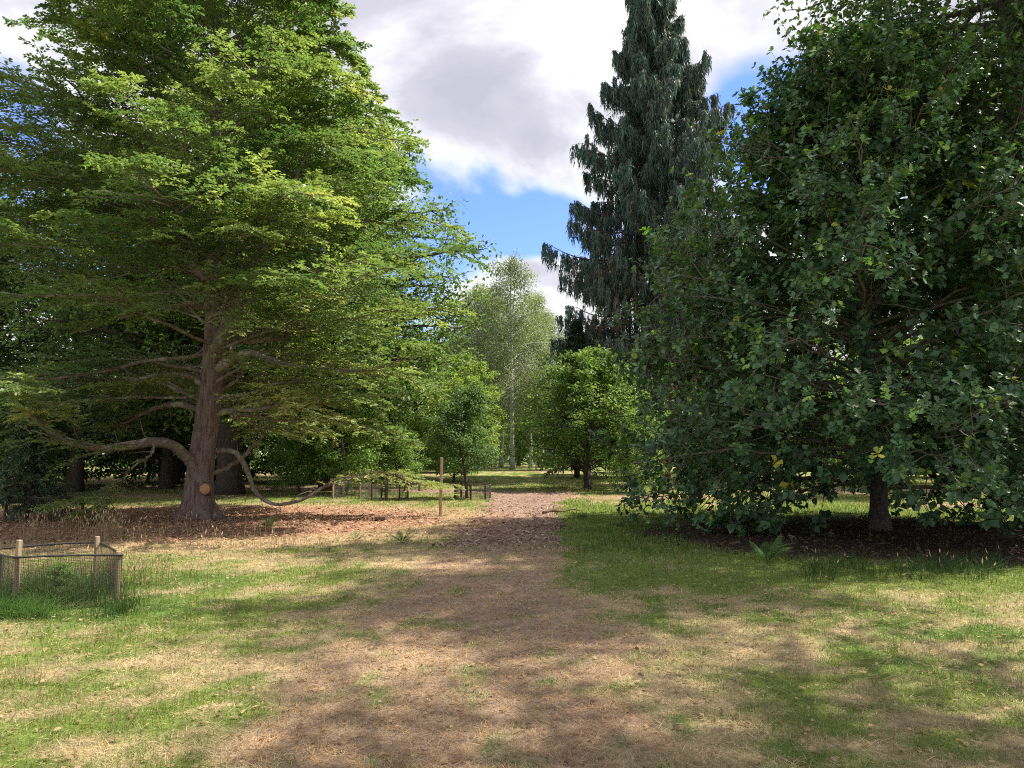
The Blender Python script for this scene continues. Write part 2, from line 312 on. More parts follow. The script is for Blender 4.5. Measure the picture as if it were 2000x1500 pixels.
def scatter(n, y0, y1, pw, xmargin, r):
    """ground points in a wedge that is denser nearby"""
    u = r.uniform(0, 1, n); y = (y0 ** pw + u * (y1 ** pw - y0 ** pw)) ** (1 / pw); x = r.uniform(-1, 1, n) * (y * .74 + xmargin); return x, y
def make_grass():
    r = np.random.default_rng(3); g = Geo()
    x, y = scatter(510000, 3.0, 48, -.15, 1.0, r)
    soil, chips, mul, oso, far, dry, sc = masks(x, y)
    bare = np.clip(chips * .96 + mul * .985 + far * .95 + oso * .97, 0, 1)
    keep = r.uniform(0, 1, len(x)) > bare; x, y, soil, dry, sc = x[keep], y[keep], soil[keep], dry[keep], sc[keep]
    n = len(x); d = y
    lie = r.uniform(0, 1, n) < (.25 + .6 * soil + .35 * dry * (1 - soil))       # flattened dead blades
    lush = sstep(.5, .75, fbm(x, y, .5, 44)) * (1 - dry)
    tuft = sstep(.52, .80, fbm(x, y, 3.2, 61))
    h = r.uniform(.018, .05, n) * (1 - .45 * soil) * (1 + 1.0 * tuft * (1 - soil)) * (1 + .5 * sstep(7, 12, y) * sstep(.9, 1.5, x)) * (1 + d * .022)
    wd = np.maximum(.0028, .00075 * d) * r.uniform(.7, 1.4, n)
    az = r.uniform(0, 2 * np.pi, n); tilt = np.where(lie, r.uniform(1.15, 1.53, n), np.abs(r.normal(.35, .35, n)))
    ax = np.stack([np.cos(az) * np.sin(tilt), np.sin(az) * np.sin(tilt), np.cos(tilt)], 1)
    ln = np.where(lie, r.uniform(.03, .085, n), h)
    nr = norm(np.cross(ax, r.normal(0, 1, (n, 3))))
    ln = ln * np.where(lie, 1, 1)
    nr = np.where(lie[:, None], norm(np.array([0, 0, 1.]) + r.normal(0, .3, (n, 3))), nr)
    isdry = r.uniform(0, 1, n) < np.clip(sstep(.34, .82, dry) * .92 + soil * .72 + np.where(lie, .35, 0), 0, .985)
    base = GREEN * (1 - lush[:, None] * .7) + LUSH * lush[:, None] * .7
    base = np.where((soil > .4)[:, None], base * .75, base)
    st = STRAW * r.uniform(.6, 1.35, (n, 1)) * np.where((soil > .4)[:, None], np.array([1.0, .84, .76]), 1)
    blot = (.55 + .9 * fbm(x, y, 2.2, 81) )[:, None] * (.75 + .5 * fbm(x, y, 9, 83, 2))[:, None]; c = np.where(isdry[:, None], st * blot, base * r.uniform(.65, 1.5, (n, 1)))
    leaves(g, np.stack([x, y, height(x, y) + np.where(lie, r.uniform(.003, .022, n), -.004)], 1), ax, nr, ln, wd, T_TRI, c)
    obj('lawn_grass', g.mesh('lawn_grass', M['grass']), kind='stuff')
    # twigs, curled dead leaves and pale clippings lying on the worn ground
    g2 = Geo(); n = 5200; lx, ly = scatter(n, 3.2, 16, .2, .6, r); a_ = r.uniform(0, 6.28, n); tw_ = r.uniform(0, 1, n) < .35
    ax = np.stack([np.cos(a_), np.sin(a_), r.normal(0, .12, n)], 1); lnn = np.where(tw_, r.uniform(.04, .16, n), r.uniform(.025, .055, n)); wdd = np.where(tw_, .005, lnn * .7)
    leaves(g2, np.stack([lx, ly, height(lx, ly) + .018], 1), ax, norm(np.array([0, 0, 1.]) + r.normal(0, .35, (n, 3))), lnn, wdd, T_SIMPLE, np.where(tw_[:, None], np.array([.20, .14, .10]), np.array([.40, .27, .15])) * r.uniform(.4, 1.5, (n, 1)))
    n = 3200; a_ = r.uniform(0, 6.28, n); q = np.sqrt(r.uniform(0, 1, n)); lx = OX + np.cos(a_) * q * 5.6; ly = OY - 1.1 + np.sin(a_) * q * 4.7; a_ = r.uniform(0, 6.28, n)
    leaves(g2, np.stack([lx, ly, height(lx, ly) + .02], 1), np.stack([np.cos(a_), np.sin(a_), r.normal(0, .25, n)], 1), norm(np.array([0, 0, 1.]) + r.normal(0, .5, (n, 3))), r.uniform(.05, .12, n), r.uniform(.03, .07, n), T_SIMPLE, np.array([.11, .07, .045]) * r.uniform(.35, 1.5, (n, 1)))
    obj('litter', g2.mesh('litter', M['grass']), kind='stuff')
    # loose wood chips
    g = Geo(); x, y = scatter(95000, 11, 37, .6, 3, r); soil, chips, mul, oso, far, dry, sc = masks(x, y)
    keep = r.uniform(0, 1, len(x)) < np.clip(np.where(chips > .02, chips * .9 + .06, 0) + mul + .30 * sc + far * .6, 0, 1) * np.where(y < 24, 1, .5); x, y, mul, sc, far = x[keep], y[keep], mul[keep], sc[keep], far[keep]; n = len(x)
    p = np.stack([x, y, height(x, y) + r.uniform(.0, .03, n)], 1); az = r.uniform(0, 2 * np.pi, n); el = r.normal(0, .3, n)
    ax = np.stack([np.cos(az) * np.cos(el), np.sin(az) * np.cos(el), np.sin(el)], 1)
    tv = ([(0, -.5, 0), (0, .5, 0), (1, .4, .05), (1, -.4, 0), (.5, 0, .45)], [0, 1, 4, 1, 2, 4, 2, 3, 4, 3, 0, 4], [3, 3, 3, 3])
    red = np.clip(mul + sc * .8 + far, 0, 1)[:, None]
    c = (np.array([.30, .205, .155]) * (1 - red) + np.array([.38, .225, .14]) * red) * r.uniform(.35, 1.6, (n, 1))
    leaves(g, p, ax, norm(np.array([0, 0, 1.]) + r.normal(0, .4, (n, 3))), np.clip(r.lognormal(-2.75, .5, n), .02, .2), np.clip(r.lognormal(-3.9, .4, n), .008, .05), tv, c)
    m = plain_mat('wood_chip', (.2, .1, .06)); nt = m.node_tree; b = [q for q in nt.nodes if q.type == 'BSDF_PRINCIPLED'][0]; at = nt.nodes.new('ShaderNodeAttribute'); at.attribute_name = 'col'; nt.links.new(at.outputs['Color'], b.inputs['Base Color'])
    M['chip'] = m
    obj('wood_chips', g.mesh('wood_chips', m), kind='stuff')
make_grass()

# ------------------------------------------------------------------ the big layered tree on the left
def layered_foliage(g, gb, limbs, r, ks, kt, kl, leaf, base, t0=.25, lw=.55, pal=None):
    sec, L2 = sprout(limbs, ks, t0, 1.0, .8, .75, .10, lambda t, L: np.maximum(.45, .42 * L * (1 - .72 * t)), -.13, 6, r, .12)
    tw, L3 = sprout(sec, kt, .10, 1.0, .75, .75, .06, lambda t, L: np.maximum(.22, .40 * L * (1 - .55 * t)), -.10, 4, r, .08)
    # twigs' leaves in two ranks
    n = len(tw); t = np.linspace(.08, 1, kl)[None, :] * np.ones((n, 1)) + r.uniform(-.03, .03, (n, kl))
    p, T = lerp_curve(tw, t); Z = np.array([0, 0, 1.]); sd_ = norm(np.cross(T, Z)); sg = np.where(np.arange(kl) % 2 == 0, 1., -1.)[None, :, None]
    ax = norm(T * .6 + sd_ * sg * .8 + r.normal(0, .22, T.shape)); nr = norm(Z * 1.0 + r.normal(0, .38, T.shape))
    per = len(tw) // len(limbs); lc = r.normal(0, 1, (len(limbs), 1)).repeat(per, 0) * .5 + r.normal(0, 1, (len(sec), 1)).repeat(kt, 0) * .6
    lc = np.repeat(lc, kl, 0); m = len(lc)
    c = np.clip(np.asarray(base) * np.maximum(1 + .24 * lc, .4) * np.concatenate([1 + .14 * lc, np.ones((m, 1)), np.ones((m, 1))], 1) * r.uniform(.7, 1.35, (m, 1)), .005, .6)
    leaves(g, p.reshape(-1, 3), ax.reshape(-1, 3), nr.reshape(-1, 3), leaf * r.uniform(.7, 1.25, m), leaf * .62, T_DIAMOND, c)
    s = np.linspace(1, .25, 6)[None, :]; tubes(gb, sec, (.006 + .010 * L2[:, None]) * s, 3, cap=False)
    return sec, tw
def big_tree():
    r = np.random.default_rng(11); base = np.array([BX, BY, 0.])
    t = thing('layered_beech_tree', 'huge spreading tree with layered bright green sprays and a limb sagging to the ground', 'tree', base)
    def rel(pts, dep=None): return np.array([np.array(AT(px, py, BY + dz)) - base for px, py, dz in pts])
    tr = rel([(385, 1018, 0), (388, 960, 0), (396, 880, 0), (408, 780, 0), (418, 680, 0), (419, 600, .1), (414, 480, .2), (411, 380, .3), (420, 250, .3), (424, 120, .2), (430, 0, 0), (432, -90, 0)])
    tr[0, 2] = -.12; C = resample(tr, 44)[None]; zz = C[0, :, 2]
    rad = np.interp(zz, [-.2, .0, .2, .5, 1, 2, 3.2, 5, 7, 9.5, 12, 15], [.66, .58, .46, .375, .335, .305, .285, .25, .19, .13, .08, .03])
    g = Geo(); tubes(g, C, rad[None], 28, flare=lambda z, th: 1 + (.32 * np.exp(-np.maximum(z, 0) / .25) + .045) * np.cos(5 * th + .6) + .035 * np.sin(3 * th + z * 1.3) + .03 * np.cos(9 * th - z * .8))
    trunk = obj('trunk', g.mesh('beech_trunk', M['beech_bark'], True), t)
    # sawn-off branch scar with a raised collar
    g = Geo(); c0 = np.array(AT(400, 955, BY - .335)) - base; nrm_ = np.array([.22, -.95, .06]); nrm_ /= np.linalg.norm(nrm_)
    cc = np.array([c0 - nrm_ * .16, c0 - nrm_ * .03, c0 + nrm_ * .004, c0 + nrm_ * .002]); tubes(g, cc[None], np.array([[.19, .155, .138, .11]]), 20, (.1, .07, .06))
    obj('branch_collar', g.mesh('branch_collar', M['beech_bark'], True), trunk)
    g = Geo(); cc = np.array([c0 - nrm_ * .05, c0 + nrm_ * .008, c0 + nrm_ * .011]); tubes(g, cc[None], np.array([[.122, .122, .115]]), 24)
    obj('sawn_scar', g.mesh('sawn_scar', M['cut']), trunk, label='round orange face of a sawn-off branch')
    # limbs read off the photograph (pixel, pixel, depth offset)
    EX = [([(392, 935, -.1), (365, 895, -.4), (335, 870, -.8), (300, 862, -1.2), (250, 868, -1.8), (190, 872, -2.3), (130, 858, -2.8), (80, 825, -3.3), (45, 795, -3.7), (20, 760, -4.2)], .15, .05),
          ([(425, 882, -.2), (455, 882, -.3), (478, 912, -.4), (492, 945, -.5), (512, 972, -.6), (540, 988, -.7), (590, 984, -.6), (640, 958, -.4), (690, 944, 0), (745, 930, .3), (800, 946, .5), (850, 952, .5)], .072, .02),
          ([(425, 720, -.2), (455, 702, -.6), (500, 690, -1), (560, 712, -1.4), (640, 722, -1.7), (720, 716, -2), (790, 690, -2.2)], .13, .03),
          ([(425, 670, 0), (470, 664, .3), (530, 660, .6), (600, 640, .8), (700, 632, 1), (800, 600, 1)], .10, .03),
          ([(420, 690, -.2), (440, 640, -.2), (460, 590, -.2), (478, 540, -.3), (520, 470, -.6), (560, 380, -.8), (600, 290, -1)], .20, .05),
          ([(395, 752, -.2), (375, 738, -.4), (345, 734, -.7), (300, 742, -1), (250, 762, -1.3), (200, 768, -1.6)], .085, .025),
          ([(392, 800, 0), (350, 790, .3), (300, 800, .6), (240, 830, .9), (190, 842, 1.2)], .10, .03),
          ([(430, 806, -.2), (470, 800, -.5), (510, 802, -1), (560, 790, -1.7), (610, 790, -2.3), (660, 800, -2.8)], .075, .02),
          ([(415, 925, .1), (450, 905, .3), (490, 875, .5), (520, 845, .6), (545, 820, .7)], .07, .025),
          ([(425, 765, .1), (455, 758, .2), (475, 742, .3), (485, 715, .4)], .06, .03),
          ([(300, 862, -1.2), (298, 885, -1.3), (280, 905, -1.4), (258, 918, -1.5), (250, 940, -1.6)], .035, .012),
          ([(408, 560, .1), (380, 510, .2), (350, 470, .3), (300, 430, .4), (240, 380, .5), (190, 360, .5)], .14, .03),
          ([(408, 600, -.1), (370, 590, -.6), (320, 600, -1.2), (250, 620, -1.8), (160, 640, -2.5)], .09, .02),
          ([(414, 470, -.1), (460, 440, -1), (500, 430, -2), (560, 430, -3), (620, 445, -3.6)], .11, .02),
          ([(420, 560, 0), (480, 545, -1), (560, 560, -2), (650, 545, -2.6), (740, 520, -3)], .10, .02),
          ([(412, 400, .2), (470, 350, .5), (540, 330, .8), (620, 350, 1), (720, 370, 1)], .10, .02),
          ([(30, 832, -3), (70, 845, -2.9), (120, 858, -2.8)], .02, .03)]
    ex12 = []
    for pts, r0, r1 in EX:
        c = resample(rel(pts), 30); c[1:] += np.cumsum(r.normal(0, .014, (29, 3)), 0) + r.normal(0, .008, (29, 3)); g = Geo(); tubes(g, c[None], (np.linspace(1, 0, 30)[None] ** .8 * (r0 - r1) + r1 * (1 - .6 * np.linspace(0, 1, 30)[None])) * r.uniform(.88, 1.14, (1, 30)), 10)
        obj('limb', g.mesh('beech_limb', M['limb_bark'], True), t); ex12.append(resample(c, 12))
    ex12 = np.array(ex12)
    # the rest of the crown
    n = 158; u = (np.arange(n) + .5) / n; h0 = 2.7 + 11.9 * u ** 1.12; az = np.arange(n) * 2.39996 + r.normal(0, .25, n)
    tx, _ = lerp_curve(C, np.interp(h0, zz, np.linspace(0, 1, 44))[None]); p0 = tx[0]
    ht = h0 + np.interp(h0, [2.6, 3.6, 5, 9, 13, 15], [-.5, -.1, .7, 1.5, 1.8, 1.0]) + r.normal(0, .5, n)
    keep = ~((h0 < 4.4) & (np.sin(az) < -.15) & (np.cos(az) < .8) & (np.cos(az) > -.9)); h0, az, p0, ht = h0[keep], az[keep], p0[keep], ht[keep]; n = len(h0)
    rt = np.interp(ht, [1.5, 3, 5, 8, 10.5, 12.5, 14.5, 16.5], [5.9, 6.4, 6.6, 6.4, 5.7, 4.6, 3.1, 1.0]) * r.uniform(.72, 1.06, n)
    out = np.stack([np.cos(az), np.sin(az), 0 * az], 1); rt = rt * (1 + .03 * np.maximum(out[:, 0], 0) - .03)
    p2 = p0 * np.array([1, 1, 0]) + out * rt[:, None] + np.array([0, 0, 1.]) * ht[:, None]
    p2[:, 0] -= .055 * np.maximum(ht - 4.5, 0); p1 = p0 + out * rt[:, None] * .5 + np.array([0, 0, 1.]) * ((ht - h0) * .8 + .7 + r.normal(0, .5, n))[:, None] + r.normal(0, .45, (n, 3))
    limbs = bez(p0, p1, p2, 10); gb = Geo(); limbs[:, 1:] += np.cumsum(r.normal(0, .085, (n, 9, 3)), 1)
    tubes(gb, limbs, (np.interp(h0, [2, 15], [.055, .03]) * r.uniform(.5, 1.3, n))[:, None] * np.linspace(1, .16, 10)[None], 6, cap=False)
    g = Geo(); colr = (.188, .265, .102)
    layered_foliage(g, gb, limbs, r, 18, 10, 12, .105, colr, .24)
    layered_foliage(g, gb, ex12[[0, 2, 3, 5, 6, 7, 11, 12, 13, 14, 15]], r, 16, 9, 13, .085, (.215,.275,.095), .38)
    layered_foliage(g, gb, ex12[[4]], r, 14, 9, 12, .085, colr, .5)
    layered_foliage(g, gb, ex12[[1]], r, 18, 8, 12, .085, (.22,.28,.10), .62)
    # drooping sprays by the two lowest limb ends and the low shadowed fan left of the trunk
    fan = np.array([resample(rel(p), 10) for p in ([(260, 925, -1), (220, 955, -1.6), (180, 975, -2.2), (120, 985, -2.6)], [(280, 905, -1), (230, 940, -1), (200, 990, -1.2), (170, 1000, -1.4)],
            [(60, 780, -3.6), (40, 745, -4.5), (30, 735, -5.2), (0, 750, -6)], [(80, 815, -3.4), (90, 790, -4.2), (60, 760, -5), (20, 770, -5.6)], [(190, 872, -2.4), (150, 830, -3), (110, 800, -3.6), (60, 800, -4)],
            [(500, 800, -1), (540, 785, -2), (590, 790, -3), (640, 815, -3.6)], [(500, 800, -1), (520, 770, -1.8), (560, 760, -2.6), (600, 775, -3.2)],
            [(420, 560, -.5), (440, 500, -2.2), (470, 460, -3.6), (500, 450, -4.6)], [(418, 600, -.3), (460, 570, -1.6), (530, 560, -3), (600, 580, -4)], [(415, 520, -.4), (390, 470, -2), (350, 450, -3.4), (310, 460, -4.4)],
            [(415, 450, -.3), (450, 400, -2), (500, 370, -3.5), (560, 380, -4.5)], [(420, 620, -.3), (450, 600, -1.6), (480, 610, -3), (500, 640, -4)], [(416, 580, -.4), (380, 560, -2), (340, 570, -3.4), (290, 600, -4.2)], [(440, 640, -.3), (520, 610, -1.6), (600, 610, -2.6), (680, 640, -3.4)], [(413, 420, -.3), (380, 370, -2), (330, 340, -3.4), (280, 350, -4.2)])])
    layered_foliage(g, gb, fan, r, 14, 9, 13, .068, (.23,.30,.12), .25)
    tw2, _ = sprout(ex12[[0, 1, 2, 5, 8, 10, 12]], 9, .2, .95, .5, .6, .25, lambda t, L: r.uniform(.25, .8, t.shape), .1, 5, r, .3, False); tubes(gb, tw2, np.full((len(tw2), 5), .012) * np.linspace(1, .3, 5)[None], 4, cap=False)
    obj('branches', gb.mesh('beech_branches', M['limb_bark'], True), t, kind='stuff')
    obj('crown', g.mesh('beech_crown', M['beech_leaf']), t, kind='stuff')
big_tree()

# ------------------------------------------------------------------ the low oak on the right
def oak_tree():
    r = np.random.default_rng(23); base = np.array([OX, OY, 0.])
    t = thing('young_oak_tree', 'dense dark oak with lobed leaves, its skirt of branches almost touching the grass', 'tree', base)
    H = 10.3
    tr = np.array([(0, 0, -.1), (.02, .02, .6), (.05, 0, 1.6), (0, .1, 3.2), (-.1, .1, 5), (.1, 0, 7.5), (.1, -.1, 9.5), (.05, 0, H - .3)]); C = resample(tr, 26)[None]; zz = C[0, :, 2]
    g = Geo(); tubes(g, C, np.interp(zz, [-.1, .15, .5, 2, 5, 8, H], [.30, .23, .185, .165, .12, .07, .02])[None], 14, flare=lambda z, th: 1 + .05 * np.cos(4 * th + z))
    obj('trunk', g.mesh('oak_trunk', M['oak_bark'], True), t)
    n = 168; u = (np.arange(n) + .5) / n; h0 = .95 + (H - 1.7) * u ** 1.15; az = np.arange(n) * 2.39996 + r.normal(0, .3, n)
    p0 = lerp_curve(C, np.interp(h0, zz, np.linspace(0, 1, 26))[None])[0][0]
    ht = h0 + np.interp(h0, [.8, 1.6, 3, 6, 10], [-.25, -.05, .7, 1.5, 1.2]) + r.normal(0, .3, n) + .22 * np.maximum(-np.sin(az), 0) * np.clip((2.5 - h0) / 1.5, 0, 1)
    rt = np.interp(ht, [.3, 1, 2.5, 4.5, 6.5, 8.5, 10, 11.5], [5.3, 5.6, 5.6, 5.25, 4.5, 3.3, 2.0, .7]) * r.uniform(.72, 1.10, n)
    out = np.stack([np.cos(az), np.sin(az), 0 * az], 1)
    p2 = p0 * np.array([1, 1, 0]) + out * rt[:, None] + np.array([0, 0, 1.]) * ht[:, None]; p1 = p0 + out * rt[:, None] * .5 + np.array([0, 0, 1.]) * ((ht - h0) * .6 + .45)[:, None]
    limbs = bez(p0, p1, p2, 10); limbs[:, 1:] += np.cumsum(r.normal(0, .06, (n, 9, 3)), 1)
    gb = Geo(); tubes(gb, limbs, np.interp(h0, [.8, H], [.055, .025])[:, None] * np.linspace(1, .2, 10)[None], 6, cap=False)
    sec, L2 = sprout(limbs, 12, .28, 1.0, .75, .75, .10, lambda t, L: np.maximum(.5, .36 * L * (1 - .6 * t)), -.06, 6, r, .18, False)
    tubes(gb, sec, (.007 + .006 * L2[:, None]) * np.linspace(1, .4, 6)[None], 3, cap=False)
    tw, L3 = sprout(sec, 5, .25, 1.0, .7, .7, .22, lambda t, L: np.maximum(.22, .38 * L), .04, 4, r, .12, False)
    tk = tw[::3][:, [0, 3]]; tubes(gb, tk, np.full((len(tk), 2), .006) * np.array([[1, .5]]), 3, cap=False)
    # long bare looking shoots sticking out of the skin of the crown
    sh, Ls = sprout(limbs, 2, .82, .99, .5, .5, .6, lambda t, L: r.uniform(.4, 1.3, t.shape), .1, 6, r, .15, False)
    tubes(gb, sh, np.full((len(sh), 6), .007) * np.linspace(1, .5, 6)[None], 4, cap=False)
    def rosettes(cv, ts, K, young=0):
        p, T = lerp_curve(cv, np.broadcast_to(np.asarray(ts)[None, :], (len(cv), len(ts)))); p = p.reshape(-1, 3); T = T.reshape(-1, 3); n = len(p)
        a = norm(np.cross(T, np.array([0, 0, 1.]) + r.normal(0, .1, T.shape))); b = np.cross(a, T)
        an = (np.arange(K)[None, :] / K * 2 * np.pi + r.uniform(0, 6.28, (n, 1)))[..., None] + r.normal(0, .3, (n, K, 1))
        ax = norm(T[:, None, :] * r.uniform(.1, .7, (n, K, 1)) + a[:, None] * np.cos(an) + b[:, None] * np.sin(an) - np.array([0, 0, .15]))
        nr = norm(np.array([0, 0, 1.]) + T[:, None, :] * .6 + r.normal(0, .25, (n, K, 3)))
        c = leafcol(r, n * K, (.047, .088, .040), .22, .10).reshape(n, K, 3)
        c = c * np.clip(1 + r.normal(0, .28, (n, 1, 1)), .5, 1.8); sp = r.uniform(0, 1, n) - young; c[sp < .07] = c[sp < .07] * np.array([2.3, 2.0, .9]); c[np.abs(sp) < .005] = c[np.abs(sp) < .005] * np.array([2.0, 1.15, .9]) 
        ln = r.uniform(.06, .15, (n, K)); 
        return (p[:, None, :] + ax * .012).reshape(-1, 3), ax.reshape(-1, 3), nr.reshape(-1, 3), ln.reshape(-1), c.reshape(-1, 3)
    parts = [rosettes(tw, (.55, .98), 6), rosettes(sec, (.98,), 7), rosettes(sh, (.5, .75, .98), 6, .22)]
    pos, ax, nr, ln, c = [np.concatenate([q[k] for q in parts]) for k in range(5)]
    # the 300 leaves nearest the camera on the skin of the crown are parts of their own
    wp = pos + base; fr = (np.abs(wp[:, 0] / wp[:, 1]) < .67) & (wp[:, 2] < 6.5); d = np.where(fr, np.linalg.norm(wp - np.array([0, 0, EYE]), axis=1), 99); near = np.argsort(d)[:300]
    rest = np.ones(len(pos), bool); rest[near] = False
    g = Geo(); rd = np.linalg.norm(pos[:, :2], axis=1) / np.interp(pos[:, 2], [.3, 1, 2.5, 4.5, 6.5, 8.5, 10, 11.5], [5.3, 5.6, 5.6, 5.25, 4.5, 3.3, 2.0, .7])
    vd = .5 * fbm(pos[:, 0] + pos[:, 2] * .8, pos[:, 2] * 1.1 - pos[:, 1] * .6, 1.1, 301, 3) + .5 * fbm(pos[:, 1] - pos[:, 2] * .5, pos[:, 0] * .7 + pos[:, 2], 1.1, 331, 3); rest &= ~((vd < .46) & (r.uniform(0, 1, len(pos)) < .33)); c *= (.8 + .45 * sstep(.42, .6, vd))[:, None]
    skin0 = np.linalg.norm(pos[:, :2], axis=1) > 2.6; rest &= ~((pos[:, 2] > 5.5) & (r.uniform(0, 1, len(pos)) < .30) & (pos[:, 0] < 1) & skin0); skin = (rd > .72) & (pos[:, 1] < 1.5); a_ = rest & skin; b_ = rest & ~skin
    leaves(g, pos[a_], ax[a_], nr[a_], ln[a_], ln[a_] * .92, T_OAK, c[a_]); leaves(g, pos[b_], ax[b_], nr[b_], ln[b_] * 1.45, ln[b_] * 1.15, T_DIAMOND, c[b_])
    obj('branches', gb.mesh('oak_branches', M['twig'], True), t, kind='stuff'); obj('crown', g.mesh('oak_crown', M['oak_leaf']), t, kind='stuff')
    prot = []
    for k in range(6):
        g = Geo(); leaves(g, np.zeros((1, 3)), np.array([[1., 0, 0]]), np.array([[0, 0, 1.]]), 1.0, .92, T_OAK, leafcol(r, 1, (.036, .078, .028), .2, .12)); prot.append(g.mesh('oak_leaf', M['oak_leaf']))
    for q, i in enumerate(near):
        o = obj('leaf', prot[q % 6], t); a = ax[i]; s = np.cross(nr[i], a); s /= np.linalg.norm(s); z = np.cross(a, s)
        o.matrix_local = Matrix.Translation(pos[i]) @ Matrix((a, s, z)).transposed().to_4x4() @ Matrix.Scale(ln[i], 4)
oak_tree()

# ------------------------------------------------------------------ weeping conifer
def weeping_conifer():
    r = np.random.default_rng(31); X, Y = 9.4, 47.0; base = np.array([X, Y, .0]); H = 26.0
    t = thing('weeping_conifer', 'tall narrow conifer with grey-green foliage hanging in curtains, brown and bare low down', 'tree', base, scale=1.34)
    C = resample([(0, 0, -.1), (.05, 0, 3), (-.1, 0, 9), (.1, .1, 17), (0, 0, H)], 20)[None]; zz = C[0, :, 2]
    g = Geo(); tubes(g, C, np.interp(zz, [0, .5, 4, 12, 20, H], [.5, .38, .30, .18, .08, .03])[None], 14); obj('trunk', g.mesh('conifer_trunk', M['red_bark'], True), t)
    n = 150; h0 = 3.2 + (H - 3.6) * ((np.arange(n) + .5) / n) ** .95; az = np.arange(n) * 2.39996 + r.normal(0, .3, n); out = np.stack([np.cos(az), np.sin(az), 0 * az], 1)
    rt = np.interp(h0, [3, 6, 10, 13, 17, 20, 22, 24, 26], [4.2, 4.8, 5.0, 4.4, 3.6, 2.35, 1.9, 1.2, .3]) * np.where(r.uniform(0, 1, n) < .10, 1.10, 1) * r.uniform(.70, 1.05, n)
    p0 = lerp_curve(C, np.interp(h0, zz, np.linspace(0, 1, 20))[None])[0][0]; up = np.array([0, 0, 1.])
    p2 = p0 + out * rt[:, None] + up * (r.normal(.1, .35, n))[:, None]; p1 = p0 + out * rt[:, None] * .55 - up * (.28 * rt)[:, None]
    limbs = bez(p0, p1, p2, 10); gb = Geo(); tubes(gb, limbs, (.02 + .012 * rt)[:, None] * np.linspace(1, .2, 10)[None], 5, cap=False)
    sec, L2 = sprout(limbs, 12, .06, 1, .75, .7, .0, lambda t, L: np.maximum(.4, .32 * L * (1 - .5 * t)), -.25, 6, r, .1)
    tubes(gb, sec, np.full((len(sec), 6), .012) * np.linspace(1, .4, 6)[None], 3, cap=False)
    # bare dead twigs in the lower crown
    low = limbs[h0 < 9]; dd, Ld = sprout(low, 12, .15, .95, .5, .8, -.2, lambda t, L: r.uniform(.5, 1.3, t.shape), -.3, 5, r, .2, False); tubes(gb, dd, np.full((len(dd), 5), .010) * np.linspace(1, .4, 5)[None], 3, cap=False)
    obj('branches', gb.mesh('conifer_branches', M['red_bark'], True), t, kind='stuff')
    g = Geo(); allb = np.concatenate([sec, sec, limbs[:, ::2][:, [0, 1, 2, 3, 4, 4]]]); hb = allb[:, 0, 2]
    K = 14; tt = r.uniform(.15, 1, (len(allb), K)); p, T = lerp_curve(allb, tt); p = p.reshape(-1, 3); hh = np.repeat(hb, K)
    rad_ = np.linalg.norm(p[:, :2], axis=1); edge = rad_ / np.interp(p[:, 2], [3, 6, 10, 13, 17, 20, 22, 24, 26], [4.2, 4.8, 5.1, 4.6, 3.9, 2.7, 2.3, 1.5, .4])
    keep = (r.uniform(0, 1, len(p)) < sstep(2.5, 9, p[:, 2]) * .6 + .4) & ((edge > .3) | (r.uniform(0, 1, len(p)) < .85)); p = p[keep]; hh = hh[keep]; edge = edge[keep]; n = len(p)
    # each hanging spray: a chain of slim tapering pieces spreading a little
    Ls = r.uniform(.45, 1.25, n); brown = (r.uniform(0, 1, n) < np.clip(sstep(15, 6, hh) * .5 * sstep(1.0, .5, edge) + .03, 0, 1))
    c0 = np.where(brown[:, None], np.array([.19, .13, .10]), np.array([.080, .125, .104])) * r.uniform(.6, 1.6, (n, 1))
    for k in range(7):
        off = r.normal(0, .07, (n, 3)) * np.array([1, 1, .0]); st = p + off * .6 - up * (Ls * r.uniform(0, .75, n))[:, None]
        ax = norm(np.array([0, 0, -1.]) + r.normal(0, .26, (n, 3))); leaves(g, st, ax, r.normal(0, 1, (n, 3)), Ls * r.uniform(.18, .45, n), r.uniform(.04, .075, n), T_TRI, c0 * r.uniform(.8, 1.25, (n, 1)))
    obj('crown', g.mesh('conifer_crown', M['needle']), t, kind='stuff')
weeping_conifer()

